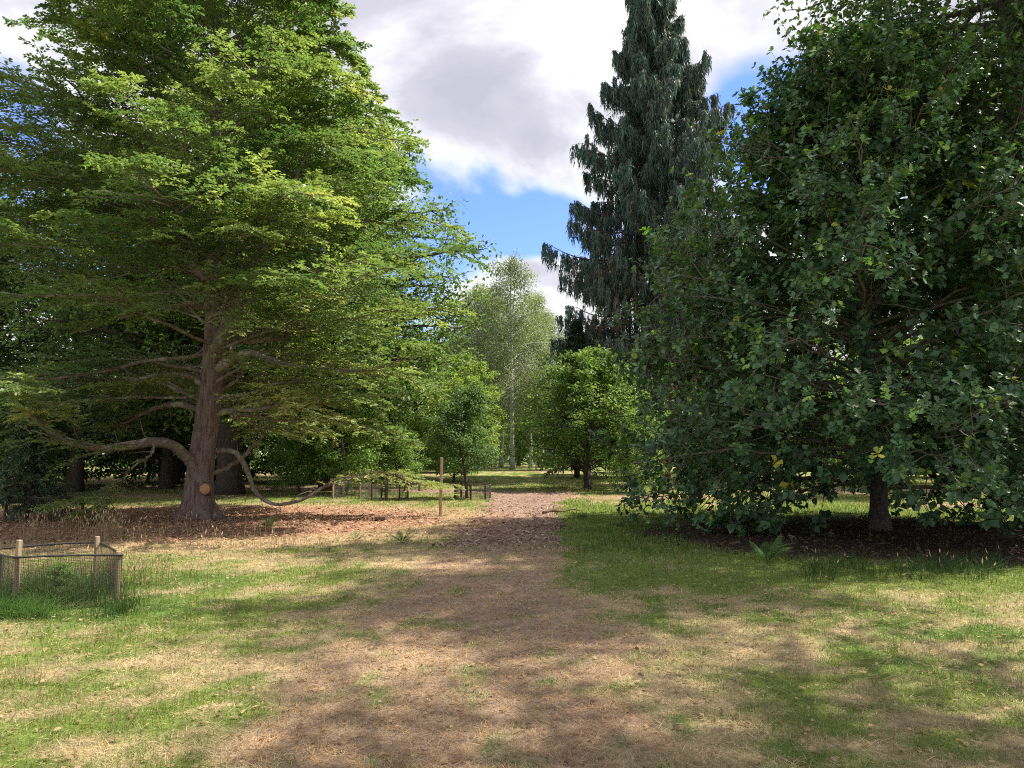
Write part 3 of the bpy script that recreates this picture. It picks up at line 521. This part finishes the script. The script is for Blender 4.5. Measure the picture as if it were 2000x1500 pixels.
# ------------------------------------------------------------------ background tree kinds (prototypes, then copies)
def broadleaf(seed, H, cb, prof, leaf, base, nl=70, ks=8, kc=26, trunk_r=.25, bark='dark_bark', mat_='tree_leaf', up=.45, flat=.55, clump=.42, rise=1.0, tmpl=T_DIAMOND, sparse=0, droop=0.0):
    """trunk, branches and crown meshes round the origin; prof = [(height, radius)]"""
    r = np.random.default_rng(seed); C = resample([(0, 0, -.15), (r.normal(0, .1), r.normal(0, .1), H * .25), (r.normal(0, .25), r.normal(0, .25), H * .6), (r.normal(0, .3), r.normal(0, .3), H * .96)], 16)[None]; zz = C[0, :, 2]
    g = Geo(); tubes(g, C, np.interp(zz, [-.15, .3, H * .3, H * .7, H], [trunk_r * 1.5, trunk_r * 1.08, trunk_r * .85, trunk_r * .4, .02])[None], 10); mt = g.mesh('trunk', M[bark], True)
    u = (np.arange(nl) + .5) / nl; h0 = cb + (H * .93 - cb) * u; az = np.arange(nl) * 2.39996 + r.normal(0, .3, nl); out = np.stack([np.cos(az), np.sin(az), 0 * az], 1)
    p0 = lerp_curve(C, np.interp(h0, zz, np.linspace(0, 1, 16))[None])[0][0]; ht = h0 + rise * r.uniform(.3, 1.1, nl) * np.minimum(1, (H - h0) / H + .25)
    ph, pr = zip(*prof); rt = np.interp(ht, ph, pr) * r.uniform(.6, 1.08, nl); Z = np.array([0, 0, 1.])
    p2 = p0 * np.array([1, 1, 0]) + out * rt[:, None] + Z * ht[:, None]; p1 = p0 + out * rt[:, None] * .5 + Z * ((ht - h0) * .6 + .1 * rt)[:, None]
    limbs = bez(p0, p1, p2, 8); limbs[:, 1:] += np.cumsum(r.normal(0, .05 * H / 12, (nl, 7, 3)), 1); gb = Geo()
    tubes(gb, limbs, trunk_r * .30 * np.linspace(1, .15, 8)[None] * np.ones((nl, 1)), 5, cap=False)
    sec, L2 = sprout(limbs, ks, .3, 1, .7, .75, .1, lambda t, L: np.maximum(.3, .36 * L * (1 - .5 * t)), -droop, 5, r, .15, False)
    tubes(gb, sec, trunk_r * .07 * np.linspace(1, .35, 5)[None] * np.ones((len(sec), 1)), 3, cap=False)
    mb = gb.mesh('branches', M[bark], True)
    cen, T = lerp_curve(sec, np.broadcast_to(np.array([[.55, .97]]), (len(sec), 2))); cen = cen.reshape(-1, 3); T = T.reshape(-1, 3); n = len(cen); cs = clump * r.uniform(.6, 1.3, (n, 1, 1)) * H / 12
    q = norm(r.normal(0, 1, (n, kc, 3))) * r.uniform(.35, 1, (n, kc, 1)) ** .6; p = cen[:, None, :] + q * cs * np.array([1, 1, flat]) - Z * droop * r.uniform(0, 1.2, (n, kc, 1))
    ax = norm(q * np.array([1, 1, .4]) + r.normal(0, .5, q.shape) - Z * (.25 + droop)); nr = norm(Z + q * .5 + r.normal(0, .45, q.shape))
    cl = np.repeat(1 + r.normal(0, .16, (n, 1)), kc, 0); c = np.clip(leafcol(r, n * kc, base, .2, .09) * cl, .004, .6); g = Geo()
    leaves(g, p.reshape(-1, 3), ax.reshape(-1, 3), nr.reshape(-1, 3), leaf * r.uniform(.65, 1.3, n * kc), leaf * .6, tmpl, c)
    return mt, mb, g.mesh('crown', M[mat_])
def conifer(seed, H, rad, base, cb=.6, nl=70, leaf=.32):
    r = np.random.default_rng(seed); C = resample([(0, 0, -.1), (.02, 0, H * .5), (0, 0, H)], 10)[None]; zz = C[0, :, 2]; g = Geo(); tubes(g, C, (np.interp(zz, [0, H], [.028 * H * .7, .015]))[None], 8); mt = g.mesh('trunk', M['dark_bark'], True)
    u = (np.arange(nl) + .5) / nl; h0 = cb + (H - cb) * .97 * u; az = np.arange(nl) * 2.39996 + r.normal(0, .3, nl); out = np.stack([np.cos(az), np.sin(az), 0 * az], 1); rt = rad * (1 - u) ** .75 * r.uniform(.75, 1.1, nl) + .1; Z = np.array([0, 0, 1.])
    p0 = np.stack([0 * h0, 0 * h0, h0], 1); limbs = bez(p0, p0 + out * rt[:, None] * .5 + Z * .12 * rt[:, None], p0 + out * rt[:, None] - Z * (.18 * rt)[:, None], 8); gb = Geo(); tubes(gb, limbs, .05 * np.linspace(1, .2, 8)[None] * np.ones((nl, 1)), 4, cap=False)
    sec, L2 = sprout(limbs, 14, .12, 1, .7, .8, 0, lambda t, L: np.maximum(.2, .38 * L * (1 - .6 * t)), -.15, 5, r, .1)
    K = 8; p, T = lerp_curve(sec, np.broadcast_to(np.linspace(.1, 1, K)[None], (len(sec), K))); p = p.reshape(-1, 3); T = T.reshape(-1, 3); n = len(p)
    ax = norm(T + r.normal(0, .5, T.shape) - Z * .3); g = Geo(); leaves(g, p, ax, norm(Z + r.normal(0, .5, T.shape)), leaf * r.uniform(.6, 1.3, n), leaf * .32, T_DIAMOND, leafcol(r, n, base, .22, .06))
    return mt, gb.mesh('branches', M['dark_bark'], True), g.mesh('crown', M['needle'])
def plant_tree(name, parts, label, x, y, s=1, rz=0, group=None, cat='tree'):
    t = thing(name, label, cat, (x, y, float(height(np.array([x]), np.array([y]))[0])), rz, group, s)
    obj('trunk', parts[0], t); obj('branches', parts[1], t, kind='stuff'); obj('crown', parts[2], t, kind='stuff'); return t

DARK = (.048, .078, .034); MID = (.075, .125, .036); BRIGHT = (.13, .19, .042)
K_oak = broadleaf(41, 17.5, 2.6, [(2, 4.5), (5, 6.6), (9, 7.2), (13, 6.0), (16, 3.6), (18.5, .8)], .21, (.062, .105, .03), 84, 10, 24, .50, 'dark_bark', clump=.50, rise=1.8)
K_dark = broadleaf(42, 17, 1.6, [(1, 4.6), (4, 5.6), (8, 5.4), (12, 4.2), (15, 2.6), (18, .6)], .24, DARK, 84, 8, 18, .30, 'dark_bark', clump=.5, rise=1.0)
K_round = broadleaf(43, 12, 2.0, [(1.5, 3.2), (4, 4.6), (7, 4.8), (10, 3.4), (12.5, .8)], .20, MID, 64, 8, 17, .24, 'dark_bark', clump=.45, rise=1.2)
K_light = broadleaf(44, 11, 1.5, [(1, 2.6), (3.5, 4.0), (6.5, 4.2), (9, 2.8), (11.5, .6)], .19, BRIGHT, 70, 8, 18, .20, 'dark_bark', clump=.40, rise=1.2)
K_shrub = broadleaf(45, 4.2, .25, [(.2, 1.5), (1.2, 2.0), (2.6, 1.8), (3.6, 1.1), (4.5, .3)], .13, (.10, .16, .045), 50, 7, 16, .07, 'dark_bark', clump=.85, rise=.7)
K_under = broadleaf(54, 4.0, .15, [(.1, 1.9), (1.2, 2.3), (2.6, 2.0), (3.6, 1.2), (4.2, .3)], .17, (.075, .12, .042), 44, 7, 15, .06, 'dark_bark', clump=1.0, rise=.6)
K_birch = broadleaf(46, 20, 4.5, [(4, 2.4), (8, 3.6), (12, 3.6), (16, 2.6), (20.5, .4)], .17, (.125, .155, .088), 80, 8, 15, .20, 'birch_bark', clump=.42, flat=1.1, rise=2.2, droop=.5)
K_fir = conifer(47, 13, 3.2, (.025, .045, .024), .6, 90, .34)
K_small = broadleaf(48, 4.3, .75, [(.7, 1.0), (1.4, 1.35), (2.4, 1.35), (3.4, .85), (4.5, .15)], .10, (.065, .115, .045), 52, 8, 14, .055, 'dark_bark', clump=.62, rise=.55)
K_cherry = broadleaf(49, 7.0, .8, [(.6, 2.2), (2, 2.9), (3.6, 2.8), (5.2, 1.9), (7.2, .4)], .15, (.085, .14, .038), 64, 8, 20, .15, 'dark_bark', clump=.55, rise=.8)
K_sap = conifer(50, 2.5, 1.0, (.045, .075, .035), .25, 46, .13)

# one of a kind in view
plant_tree('oak_tree', K_oak, 'tall oak rising behind the layered tree, its knobbly crown edge against the cloud', -8.0, 33.5, 1.0, 1.2)
plant_tree('dark_tree', K_oak, 'dark tree with a very thick black trunk just right of the big brown trunk', *G(448, 966), .98, .4)
plant_tree('young_caged_tree', K_small, 'small round-crowned young tree growing out of a stake cage beside the path', *G(913, 973), 1.0, 2.0)
plant_tree('cherry_tree', K_cherry, 'low bushy yellow-green tree on the lawn right of the chip path', *G(1150, 958), (1.15, 1.15, .95), .8)
plant_tree('tall_dark_tree', broadleaf(52, 20, 4.5, [(4, 4.2), (7, 4.2), (11, 4.7), (15, 5.5), (18.5, 4.6), (21, 1.0)], .20, (.040, .066, .030), 95, 9, 22, .4, 'dark_bark', clump=.45, rise=1.5), 'tall dark dense tree towering over the low oak at the upper right corner', 12.8, 18.2, .97, .3)
for (px, py, s, rz, lb) in ((1001, 925, 1.02, .2, 'silver birch with the palest straight trunk, leftmost of the slender birches'), (1037, 922, .92, 2.2, 'slender birch with a grey trunk between two other birches'), (1060, 921, .80, 4.0, 'leaning birch, rightmost and lowest of the slender birches')):
    o = plant_tree('birch_tree', K_birch, lb, *G(px, py), s, rz, 'slender birches at the end of the path')
    if px == 1060: o.rotation_euler = (0, R(4), rz)
plant_tree('birch_tree', K_birch, 'faint birch with a thin crown behind the other birches', -4.2, 86, .98, 1.0, 'slender birches at the end of the path')
plant_tree('young_conifer', K_sap, 'small drooping conifer inside a dark cage at the left edge', *G(52, 1018), 1.0, 0)
# the wood behind: named by what they stand beside
WOOD = [
 ('dark_tree', K_dark, 'dark tree with a slim trunk behind the small caged conifer', *G(145, 962), .95, 2.1), ('dark_tree', K_dark, 'dark tree standing behind the sweeping low limb', *G(325, 958), .88, 3.9),
 ('dark_tree', K_dark, 'shadowy tree at the far left edge of the wood', -26.5, 33, 1.0, 5.1), ('dark_tree', K_dark, 'distant dark tree closing the gap at the left edge', -36, 52, 1.1, 2.0), ('broadleaf_tree', K_round, 'distant round tree behind the dark left wood', -28, 58, 1.3, 1.0), ('fir_tree', K_fir, 'dark fir at the left edge behind the caged conifer', -23.5, 28.5, .95, .3), ('fir_tree', K_fir, 'dark fir between two black-trunked trees on the left', -17.6, 39, 1.15, 1.9),
 ('broadleaf_tree', K_round, 'rounded tree deep in the shade left of the big trunk', -20.5, 46, 1.25, .9), ('broadleaf_tree', K_round, 'rounded green tree behind the thick black trunk', -13.5, 47, 1.2, 2.5),
 ('bright_tree', K_light, 'bright green tree behind the sagging limb', -9.6, 43, .78, 4.4), ('bright_tree', K_light, 'sunlit yellow-green tree behind the wire cages', -6.2, 48, .85, .7), ('bright_tree', K_light, 'light green tree just left of the birches', -3.9, 58, .86, 3.3),
 ('shrub', K_shrub, 'leafy sunlit shrub behind the leftmost far cage', -7.1, 31.2, 1.0, 1.0), ('shrub', K_shrub, 'pale leafy shrub behind the dark staked cage', -5.6, 36.0, .72, 2.0), ('shrub', K_shrub, 'green shrub beside the small caged tree', -3.2, 41, .9, 3.0), ('shrub', K_shrub, 'dark low shrub by the foot of the thick black trunk', -8.8, 31.0, .65, 5.0),
 ('shrub', K_shrub, 'dark evergreen shrub right of the birch trunks', 4.6, 52, 1.0, 4.0), ('shrub', K_shrub, 'low green shrub tucked behind the yellow-green tree', 6.2, 38.5, .9, 2.8), ('shrub', K_shrub, 'shaded shrub behind the skirt of the low oak', 5.3, 31.5, .62, .2),
 ('fir_tree', K_fir, 'short dark conifer left of the weeping conifer', 4.0, 46, .78, 1.1), ('broadleaf_tree', K_round, 'mid green tree filling the gap right of the birches', 5.5, 66, 1.0, 3.1), ('broadleaf_tree', K_round, 'tree behind the weeping conifer', 17, 57, 1.15, 4.2),
 ('broadleaf_tree', K_round, 'tree behind the low oak, seen through its crown', 17.5, 41, 1.05, 5.5), ('dark_tree', K_dark, 'dark tree beyond the low oak near the right edge', 25.5, 38, 1.0, 1.4), ('bright_tree', K_light, 'slim-trunked tree seen under the low oak', 15.2, 29.5, .62, 2.7),
 ('broadleaf_tree', K_round, 'far tree between the small caged tree and the birches', -7.5, 74, 1.2, 1.7), ('bright_tree', K_light, 'far bright tree behind the birch trunks', .8, 92, 1.15, .5), ('dark_tree', K_dark, 'far dark tree behind the light green tree', -12.5, 66, 1.0, 2.9),
]
for i, (nm, k, lb, x, y, s, rz) in enumerate(WOOD): plant_tree(nm, k, lb, x, y, s, rz, 'trees of the wood around the lawn' if nm != 'shrub' else 'shrubs along the wood edge', 'shrub' if nm == 'shrub' else 'tree')
rw = np.random.default_rng(64)
U_LB = ['dark undergrowth shrub behind the caged conifer', 'dark undergrowth shrub behind the slim left trunk', 'dark undergrowth shrub under the sweeping limb', 'dark undergrowth shrub just left of the big trunk', 'dark undergrowth shrub right of the thick black trunk', 'undergrowth shrub below the sunlit yellow-green tree', 'undergrowth shrub at the left frame edge', 'undergrowth shrub behind the sagging limb', 'undergrowth shrub far behind the birches', 'undergrowth shrub left of the birch trunks', 'undergrowth shrub behind the small caged tree', 'undergrowth shrub seen below the low oak', 'undergrowth shrub beyond the oak trunk', 'undergrowth shrub far right beneath the oak crown']
for lb, (x, y, s) in zip(U_LB, [(-22, 37, 1.2), (-20, 41, 1.3), (-17, 43, 1.3), (-14.5, 41, 1.1), (-10.5, 39.5, 1.05), (-7.6, 47, 1.1), (-27, 40, 1.4), (-9.5, 50, 1.3), (3, 84, 1.6), (-3.4, 68, 1.2), (-5.2, 56, 1.1), (13, 45, 1.3), (20, 47, 1.3), (27, 47, 1.4)]): plant_tree('undergrowth_shrub', K_under, lb, x, y, s, rw.uniform(0, 6), 'undergrowth shrubs closing the view', 'shrub')
plant_tree('birch_tree', K_birch, 'pale birch half hidden by the green trees left of the other birches', -2.6, 77, .95, 3.3, 'slender birches at the end of the path')
plant_tree('birch_tree', K_birch, 'pale birch half hidden by the dark short conifer', 4.2, 80, .9, 5.3, 'slender birches at the end of the path')
plant_tree('birch_tree', K_birch, 'feathery birch left of the palest birch, above the light green tree', -3.3, 70, (1.15, 1.15, .93), 2.9, 'slender birches at the end of the path')
plant_tree('birch_tree', K_birch, 'feathery birch just behind the palest birch', -1.2, 79, (1.2, 1.2, .98), 4.6, 'slender birches at the end of the path')
# outside the frame on the right: trees whose crowns shade the lawn in front
plant_tree('shade_tree', broadleaf(53, 18.5, 9.6, [(9, 2.0), (11, 2.8), (14, 3.3), (17, 2.4), (19, .6)], .17, MID, 34, 8, 11, .24, 'dark_bark', clump=.40, rise=1.2), 'tall tree right of the frame whose high crown dapples the nearest worn grass', 10.3, 6.7, 1.0, .4, 'shade trees right of the lawn')
plant_tree('shade_tree', broadleaf(55, 20.5, 12.6, [(12, 2.0), (14, 2.6), (17, 2.9), (19.5, 1.8), (21, .5)], .17, MID, 50, 8, 15, .26, 'dark_bark', clump=.40, rise=1.2), 'taller tree right of the frame shading the grass between path and low oak', 12.0, 12.4, 1.0, 1.4, 'shade trees right of the lawn')
# far wood that reads as one mass
def far_wood():
    r = np.random.default_rng(77); g = Geo(); n = 210; ang = np.linspace(-1.15, 1.15, n) + r.normal(0, .02, n); ds = r.uniform(100, 135, n)
    for a, d in zip(ang, ds):
        H = r.uniform(8, 15); k = 190; q = norm(r.normal(0, 1, (k, 3))) * r.uniform(.5, 1, (k, 1)) ** .5; p = np.array([math.sin(a) * d, math.cos(a) * d, H * .5]) + q * np.array([H * .36, H * .36, H * .5])
        p = p + (r.normal(0, .5, p.shape)); p[:, 2] = np.maximum(p[:, 2], .3); b = np.array(MID) * r.uniform(.7, 1.35)
        leaves(g, p, q + r.normal(0, .6, q.shape), norm(np.array([0, 0, 1.]) + q + r.normal(0, .4, q.shape)), r.uniform(.8, 1.6, k), r.uniform(.6, 1.0, k), T_DIAMOND, leafcol(r, k, b, .22, .1))
    obj('far_wood', g.mesh('far_wood', M['tree_leaf']), kind='stuff')
far_wood()

# ------------------------------------------------------------------ cages, stakes, post
def stake_mesh(name, w, h, mt):
    bm = bmesh.new(); bmesh.ops.create_cube(bm, size=1)
    for v in bm.verts: v.co = Vector((v.co.x * w, v.co.y * w, (v.co.z + .5) * (h + .1) - .1))
    bmesh.ops.bevel(bm, geom=[e for e in bm.edges], offset=w * .09, segments=1, affect='EDGES'); m = bpy.data.meshes.new(name); bm.to_mesh(m); bm.free(); m.materials.append(mt); return m
def cage(label, pts, hs, rim, cell, wire, smat, nmat, w=.055, group='netting cages round young trees', rim_r=.012, bulge=.035):
    pts = np.array(pts, float); c = pts.mean(0); z0 = float(height(c[:1], c[1:])[0]); t = thing('tree_cage', label, 'cage', (c[0], c[1], z0), 0, group); q = pts - c
    for k, (p, h) in enumerate(zip(q, hs)):
        o = obj('stake', stake_mesh('stake', w, h, smat), t, (p[0], p[1], 0)); o.rotation_euler = (R(1.5 * math.sin(k * 3.1)), R(1.5 * math.cos(k * 2.3)), math.atan2(p[1], p[0]) * .3 + k)
    loop = []                          # net wrapped round the outside of the stakes, sides bowed slightly
    for k in range(len(q)):
        a, b = q[k], q[(k + 1) % len(q)]; m_ = (a + b) / 2; nrm2 = m_ / np.linalg.norm(m_)
        for s in np.linspace(0, 1, 13)[:-1]: 
            p = a + (b - a) * s; loop.append(p * (1 + .045 / np.linalg.norm(p)) + nrm2 * bulge * math.sin(math.pi * s))
    loop = np.array(loop); n = len(loop); cl = np.concatenate([loop, loop[:1]]); seg = np.linalg.norm(np.diff(cl, axis=0), axis=1); cum = np.concatenate([[0], np.cumsum(seg)]); L = cum[-1]
    nv = int(L / cell); s = np.arange(nv) / nv * L; vx = np.interp(s, cum, cl[:, 0]); vy = np.interp(s, cum, cl[:, 1]); rz = lambda ss: rim + .018 * np.sin(ss / L * 2 * np.pi * 2 + 1)
    g = Geo(); lo = np.stack([vx, vy, np.full(nv, .0)], 1); hi = np.stack([vx, vy, rz(s)], 1); tubes(g, np.stack([lo, (lo + hi) / 2, hi], 1), np.full((nv, 3), wire), 3, cap=False)
    nh = int(rim / cell); hz = (np.arange(1, nh) / nh)[:, None]; zz = hz * rz(cum)[None, :]
    tubes(g, np.stack([np.broadcast_to(cl[:, 0], zz.shape), np.broadcast_to(cl[:, 1], zz.shape), zz], -1), np.full(zz.shape, wire), 3, cap=False)
    obj('netting', g.mesh('netting', nmat), t, kind='stuff')
    g = Geo(); tubes(g, np.stack([cl[:, 0], cl[:, 1], rz(cum)], 1)[None], np.full((1, n + 1), rim_r), 6); obj('rim', g.mesh('rim', nmat, True), t); return t
A, Cc = np.array(G(27, 1199)), np.array(G(228, 1184))
cage('pale-staked cage of black netting full of long green grass in the near left foreground', [A, Cc, (-4.95, 9.0), (-5.85, 8.6)], [.74, .575, .64, .62], .55, .0165, .0013, M['stake'], M['net'], .044, bulge=.012)
def far_cage(label, px0, px1, py, hgt, smat, nst=4, depth=1.1, cell=.05, wire=.0042):
    a = np.array(G(px0, py)); b = np.array(G(px1, py)); dv = np.array([a[0] * .0 + .15, depth])
    pts = [a, b, b + dv, a + dv] if nst == 4 else [a, (a + b) / 2 + np.array([.02, -.12]), b, b + dv, a + dv]
    cage(label, pts, [hgt + .05] * len(pts), hgt, cell, wire, smat, M['wire'], .062, rim_r=.010)
far_cage('tan wire cage, leftmost of the three cages at the end of the sagging limb', 650, 703, 974, .54, M['marker'])
far_cage('dark-staked wire cage holding a taller stake, between the tan cage and marker post', 726, 780, 977, .54, M['dark_stake'], 5)
far_cage('wire cage with black stakes round the small young tree beside the path', 889, 948, 975, .53, M['dark_stake'], 5)
far_cage('low distant cage behind the marker post', 790, 819, 961, .42, M['dark_stake'])
far_cage('tiny distant cage at the foot of the sunlit shrub', 618, 632, 951, .60, M['dark_stake'])
far_cage('faint distant cage between two nearer cages', 694, 719, 949, .45, M['marker'])
far_cage('shaded dark cage round the small drooping conifer', 10, 97, 1020, .60, M['dark_stake'])
def post(name, label, px, py, h, w, mt, lean=0):
    o = obj(name, stake_mesh(name, w, h, mt)); x, y = G(px, py); o.location = (x, y, float(height(np.array([x]), np.array([y]))[0])); o.rotation_euler = (R(.6), R(lean), .4); tag(o, label, 'post'); return o
post('marker_post', 'tall slim bare wooden post standing on the mulch edge left of the path', 860, 1008, 1.54, .066, M['marker'], .6)
post('tree_stake', 'dark stake standing inside the second far cage', 755, 976, .98, .075, M['dark_stake'])
post('far_post', 'thin far post just right of the birch trunks', 1047, 926, 1.1, .09, M['marker'])
post('far_post', 'slightly taller thin far post leaning by the lowest birch', 1056, 925, 1.4, .09, M['marker'], 2)
plant_tree('young_plant', K_shrub, 'bushy young plant growing inside the near netting cage', -4.95, 8.35, .10, 1.0, None, 'plant')
# whips inside the far cages
for px, py, lb in ((676, 970, 'tiny leafy sapling inside the tan wire cage'), (748, 973, 'tiny leafy sapling inside the dark-staked cage')):
    plant_tree('sapling', K_small, lb, *G(px, py), .22, px, 'saplings inside the far cages', 'sapling')

# ------------------------------------------------------------------ ferns, tall grass, bits of wood
def frond_mesh(r, L, base, bend):
    g = Geo(); s = np.linspace(0, 1, 14); c = np.stack([L * (s - .12 * s ** 2), 0 * s, L * (.55 * s - bend * s ** 2)], 1); tubes(g, c[None], (.005 * (1 - .7 * s))[None], 4, np.array(base) * 1.2)
    for sg in (1, -1):
        K = 13; t = np.linspace(.2, .99, K); p = np.stack([np.interp(t, s, c[:, k]) for k in range(3)], 1); ln = L * .36 * np.sin(np.clip((t - .15) / .85, 0, 1) ** .6 * np.pi * .97) * (1 - .35 * t) + .015
        ax = norm(np.stack([np.full(K, .45), sg * np.ones(K), np.full(K, -.12)], 1)); nr = norm(np.array([0, 0, 1.]) + r.normal(0, .15, (K, 3)))
        m = 9; u = np.linspace(.06, 1, m); pp = p[:, None, :] + ax[:, None, :] * (ln[:, None] * u[None])[..., None]
        for s2 in (1, -1):
            side = norm(np.cross(nr, ax)) * s2; a2 = norm(side[:, None, :] + ax[:, None, :] * .5 + 0 * pp); l2 = (ln[:, None] * .17 * (1.08 - u[None])).ravel() + .006
            leaves(g, pp.reshape(-1, 3), a2.reshape(-1, 3), np.repeat(nr, m, 0), l2, l2 * .5, T_DIAMOND, leafcol(r, K * m, base, .15, .06))
    return g.mesh('frond', M['grass'])
rf = np.random.default_rng(91); FR = [frond_mesh(rf, .5, (.06, .12, .035), b) for b in (.15, .3, .45)]; FR2 = [frond_mesh(rf, .5, (.10, .16, .05), b) for b in (.2, .35, .5)]
for (px, py, lb, s, n, fr) in ((786, 1062, 'dark upright bracken fern beside the left lawn edge of the path', .72, 9, FR), (520, 1036, 'pale bracken fern on the mulch in front of the big trunk', .8, 7, FR2), (694, 1056, 'small pale fern in the dry grass left of the dark fern', .5, 6, FR2), (1500, 1098, 'bracken fern in the deep shade under the low oak', .95, 9, FR)):
    x, y = G(px, py); t = thing('bracken_fern', lb, 'fern', (x, y, float(height(np.array([x]), np.array([y]))[0])), 0, 'bracken ferns on the grass')
    for k in range(n): o = obj('frond', fr[k % 3], t); o.rotation_euler = (rf.normal(0, .15), rf.uniform(-.75, -.1), k * 2.4 + rf.normal(0, .3)); o.scale = (s * rf.uniform(.8, 1.1),) * 3
def tall_grass():
    r = np.random.default_rng(5); g = Geo()
    def clump(cx, cy, sx, sy, n, h0, h1, col, heads=0, lean=.25):
        x = cx + r.normal(0, sx, n); y = cy + r.normal(0, sy, n); h = r.uniform(h0, h1, n); az = r.uniform(0, 6.28, n); tl = np.abs(r.normal(0, lean, n)); s = np.linspace(0, 1, 3)
        d = np.stack([np.cos(az), np.sin(az)], 1); P = np.zeros((n, 3, 3)); P[:, :, 0] = x[:, None] + d[:, :1] * (h * tl)[:, None] * s ** 2 * 1.6; P[:, :, 1] = y[:, None] + d[:, 1:] * (h * tl)[:, None] * s ** 2 * 1.6
        P[:, :, 2] = height(x, y)[:, None] - .01 + h[:, None] * (s - .25 * tl[:, None] * s ** 2); c = np.asarray(col) * r.uniform(.6, 1.4, (n, 1)); tubes(g, P, np.full((n, 3), .0022) * np.array([1, .8, .3]) * max(1, cy / 9), 3, c, cap=False)
        if heads: q = P[:heads]; leaves(g, q[:, 2] - np.array([0, 0, .05]), norm(q[:, 2] - q[:, 1]), r.normal(0, 1, (heads, 3)), r.uniform(.06, .12, heads), .018, T_DIAMOND, np.array([.55, .42, .26]) * r.uniform(.8, 1.3, (heads, 1)))
    c = (np.array(A) + Cc) / 2
    clump(-5.05, 8.3, .34, .32, 1800, .12, .48, (.13, .21, .06)); clump(-4.95, 7.45, .30, .07, 900, .08, .26, (.14, .27, .055), lean=.5); clump(A[0] - .25, A[1] - .1, .25, .1, 700, .1, .28, (.10, .22, .04), lean=.5)
    clump(-4.0, 7.75, .10, .2, 300, .08, .3, (.10, .19, .04)); clump(-4.9, 9.3, .5, .1, 220, .2, .5, (.30, .24, .12), 40)
    for k in range(26): px = r.uniform(20, 250); x, y = G(px, r.uniform(1045, 1062)); clump(x, y, .12, .12, 9, .3, .62, (.40, .31, .17), 6, .2)
    for k in range(40): x, y = G(r.uniform(230, 620), r.uniform(1030, 1075)); clump(x, y, .15, .15, 7, .12, .40, (.40, .31, .17), 3, .25)
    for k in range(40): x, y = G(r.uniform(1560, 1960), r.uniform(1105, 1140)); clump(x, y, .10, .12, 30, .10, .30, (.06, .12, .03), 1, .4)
    for k in range(60): x, y = G(r.uniform(1090, 1340), r.uniform(1000, 1085)); clump(x, y, .15, .18, 22, .06, .16, (.06, .125, .03), 0, .4)
    obj('tall_grass', g.mesh('tall_grass', M['grass']), kind='stuff')
tall_grass()
def wood_bit(name, label, cat, px, py, pts, r0, r1, mt, sides=8):
    x, y = G(px, py); g = Geo(); c = resample(pts, 10); tubes(g, c[None], np.linspace(r0, r1, 10)[None], sides); o = obj(name, g.mesh(name, mt, True)); o.location = (x, y, float(height(np.array([x]), np.array([y]))[0])); tag(o, label, cat); return o
wood_bit('wood_offcut', 'short brown chunk of log lying on the sunlit chips', 'log', 741, 1018, [(-.12, 0, .05), (0, .02, .06), (.13, -.02, .05)], .06, .05, M['log'])
wood_bit('fallen_branch', 'crooked dead branch lying on the right edge of the chip path', 'branch', 1095, 1003, [(-.5, -.15, .03), (-.2, 0, .08), (.05, .1, .05), (.35, .3, .10), (.6, .35, .05)], .045, .015, M['log'])
wood_bit('fallen_branch', 'thin dark stick lying in the grass near the path edge', 'branch', 1075, 1030, [(-.4, -.1, .02), (0, 0, .05), (.4, .1, .03)], .02, .01, M['log'])
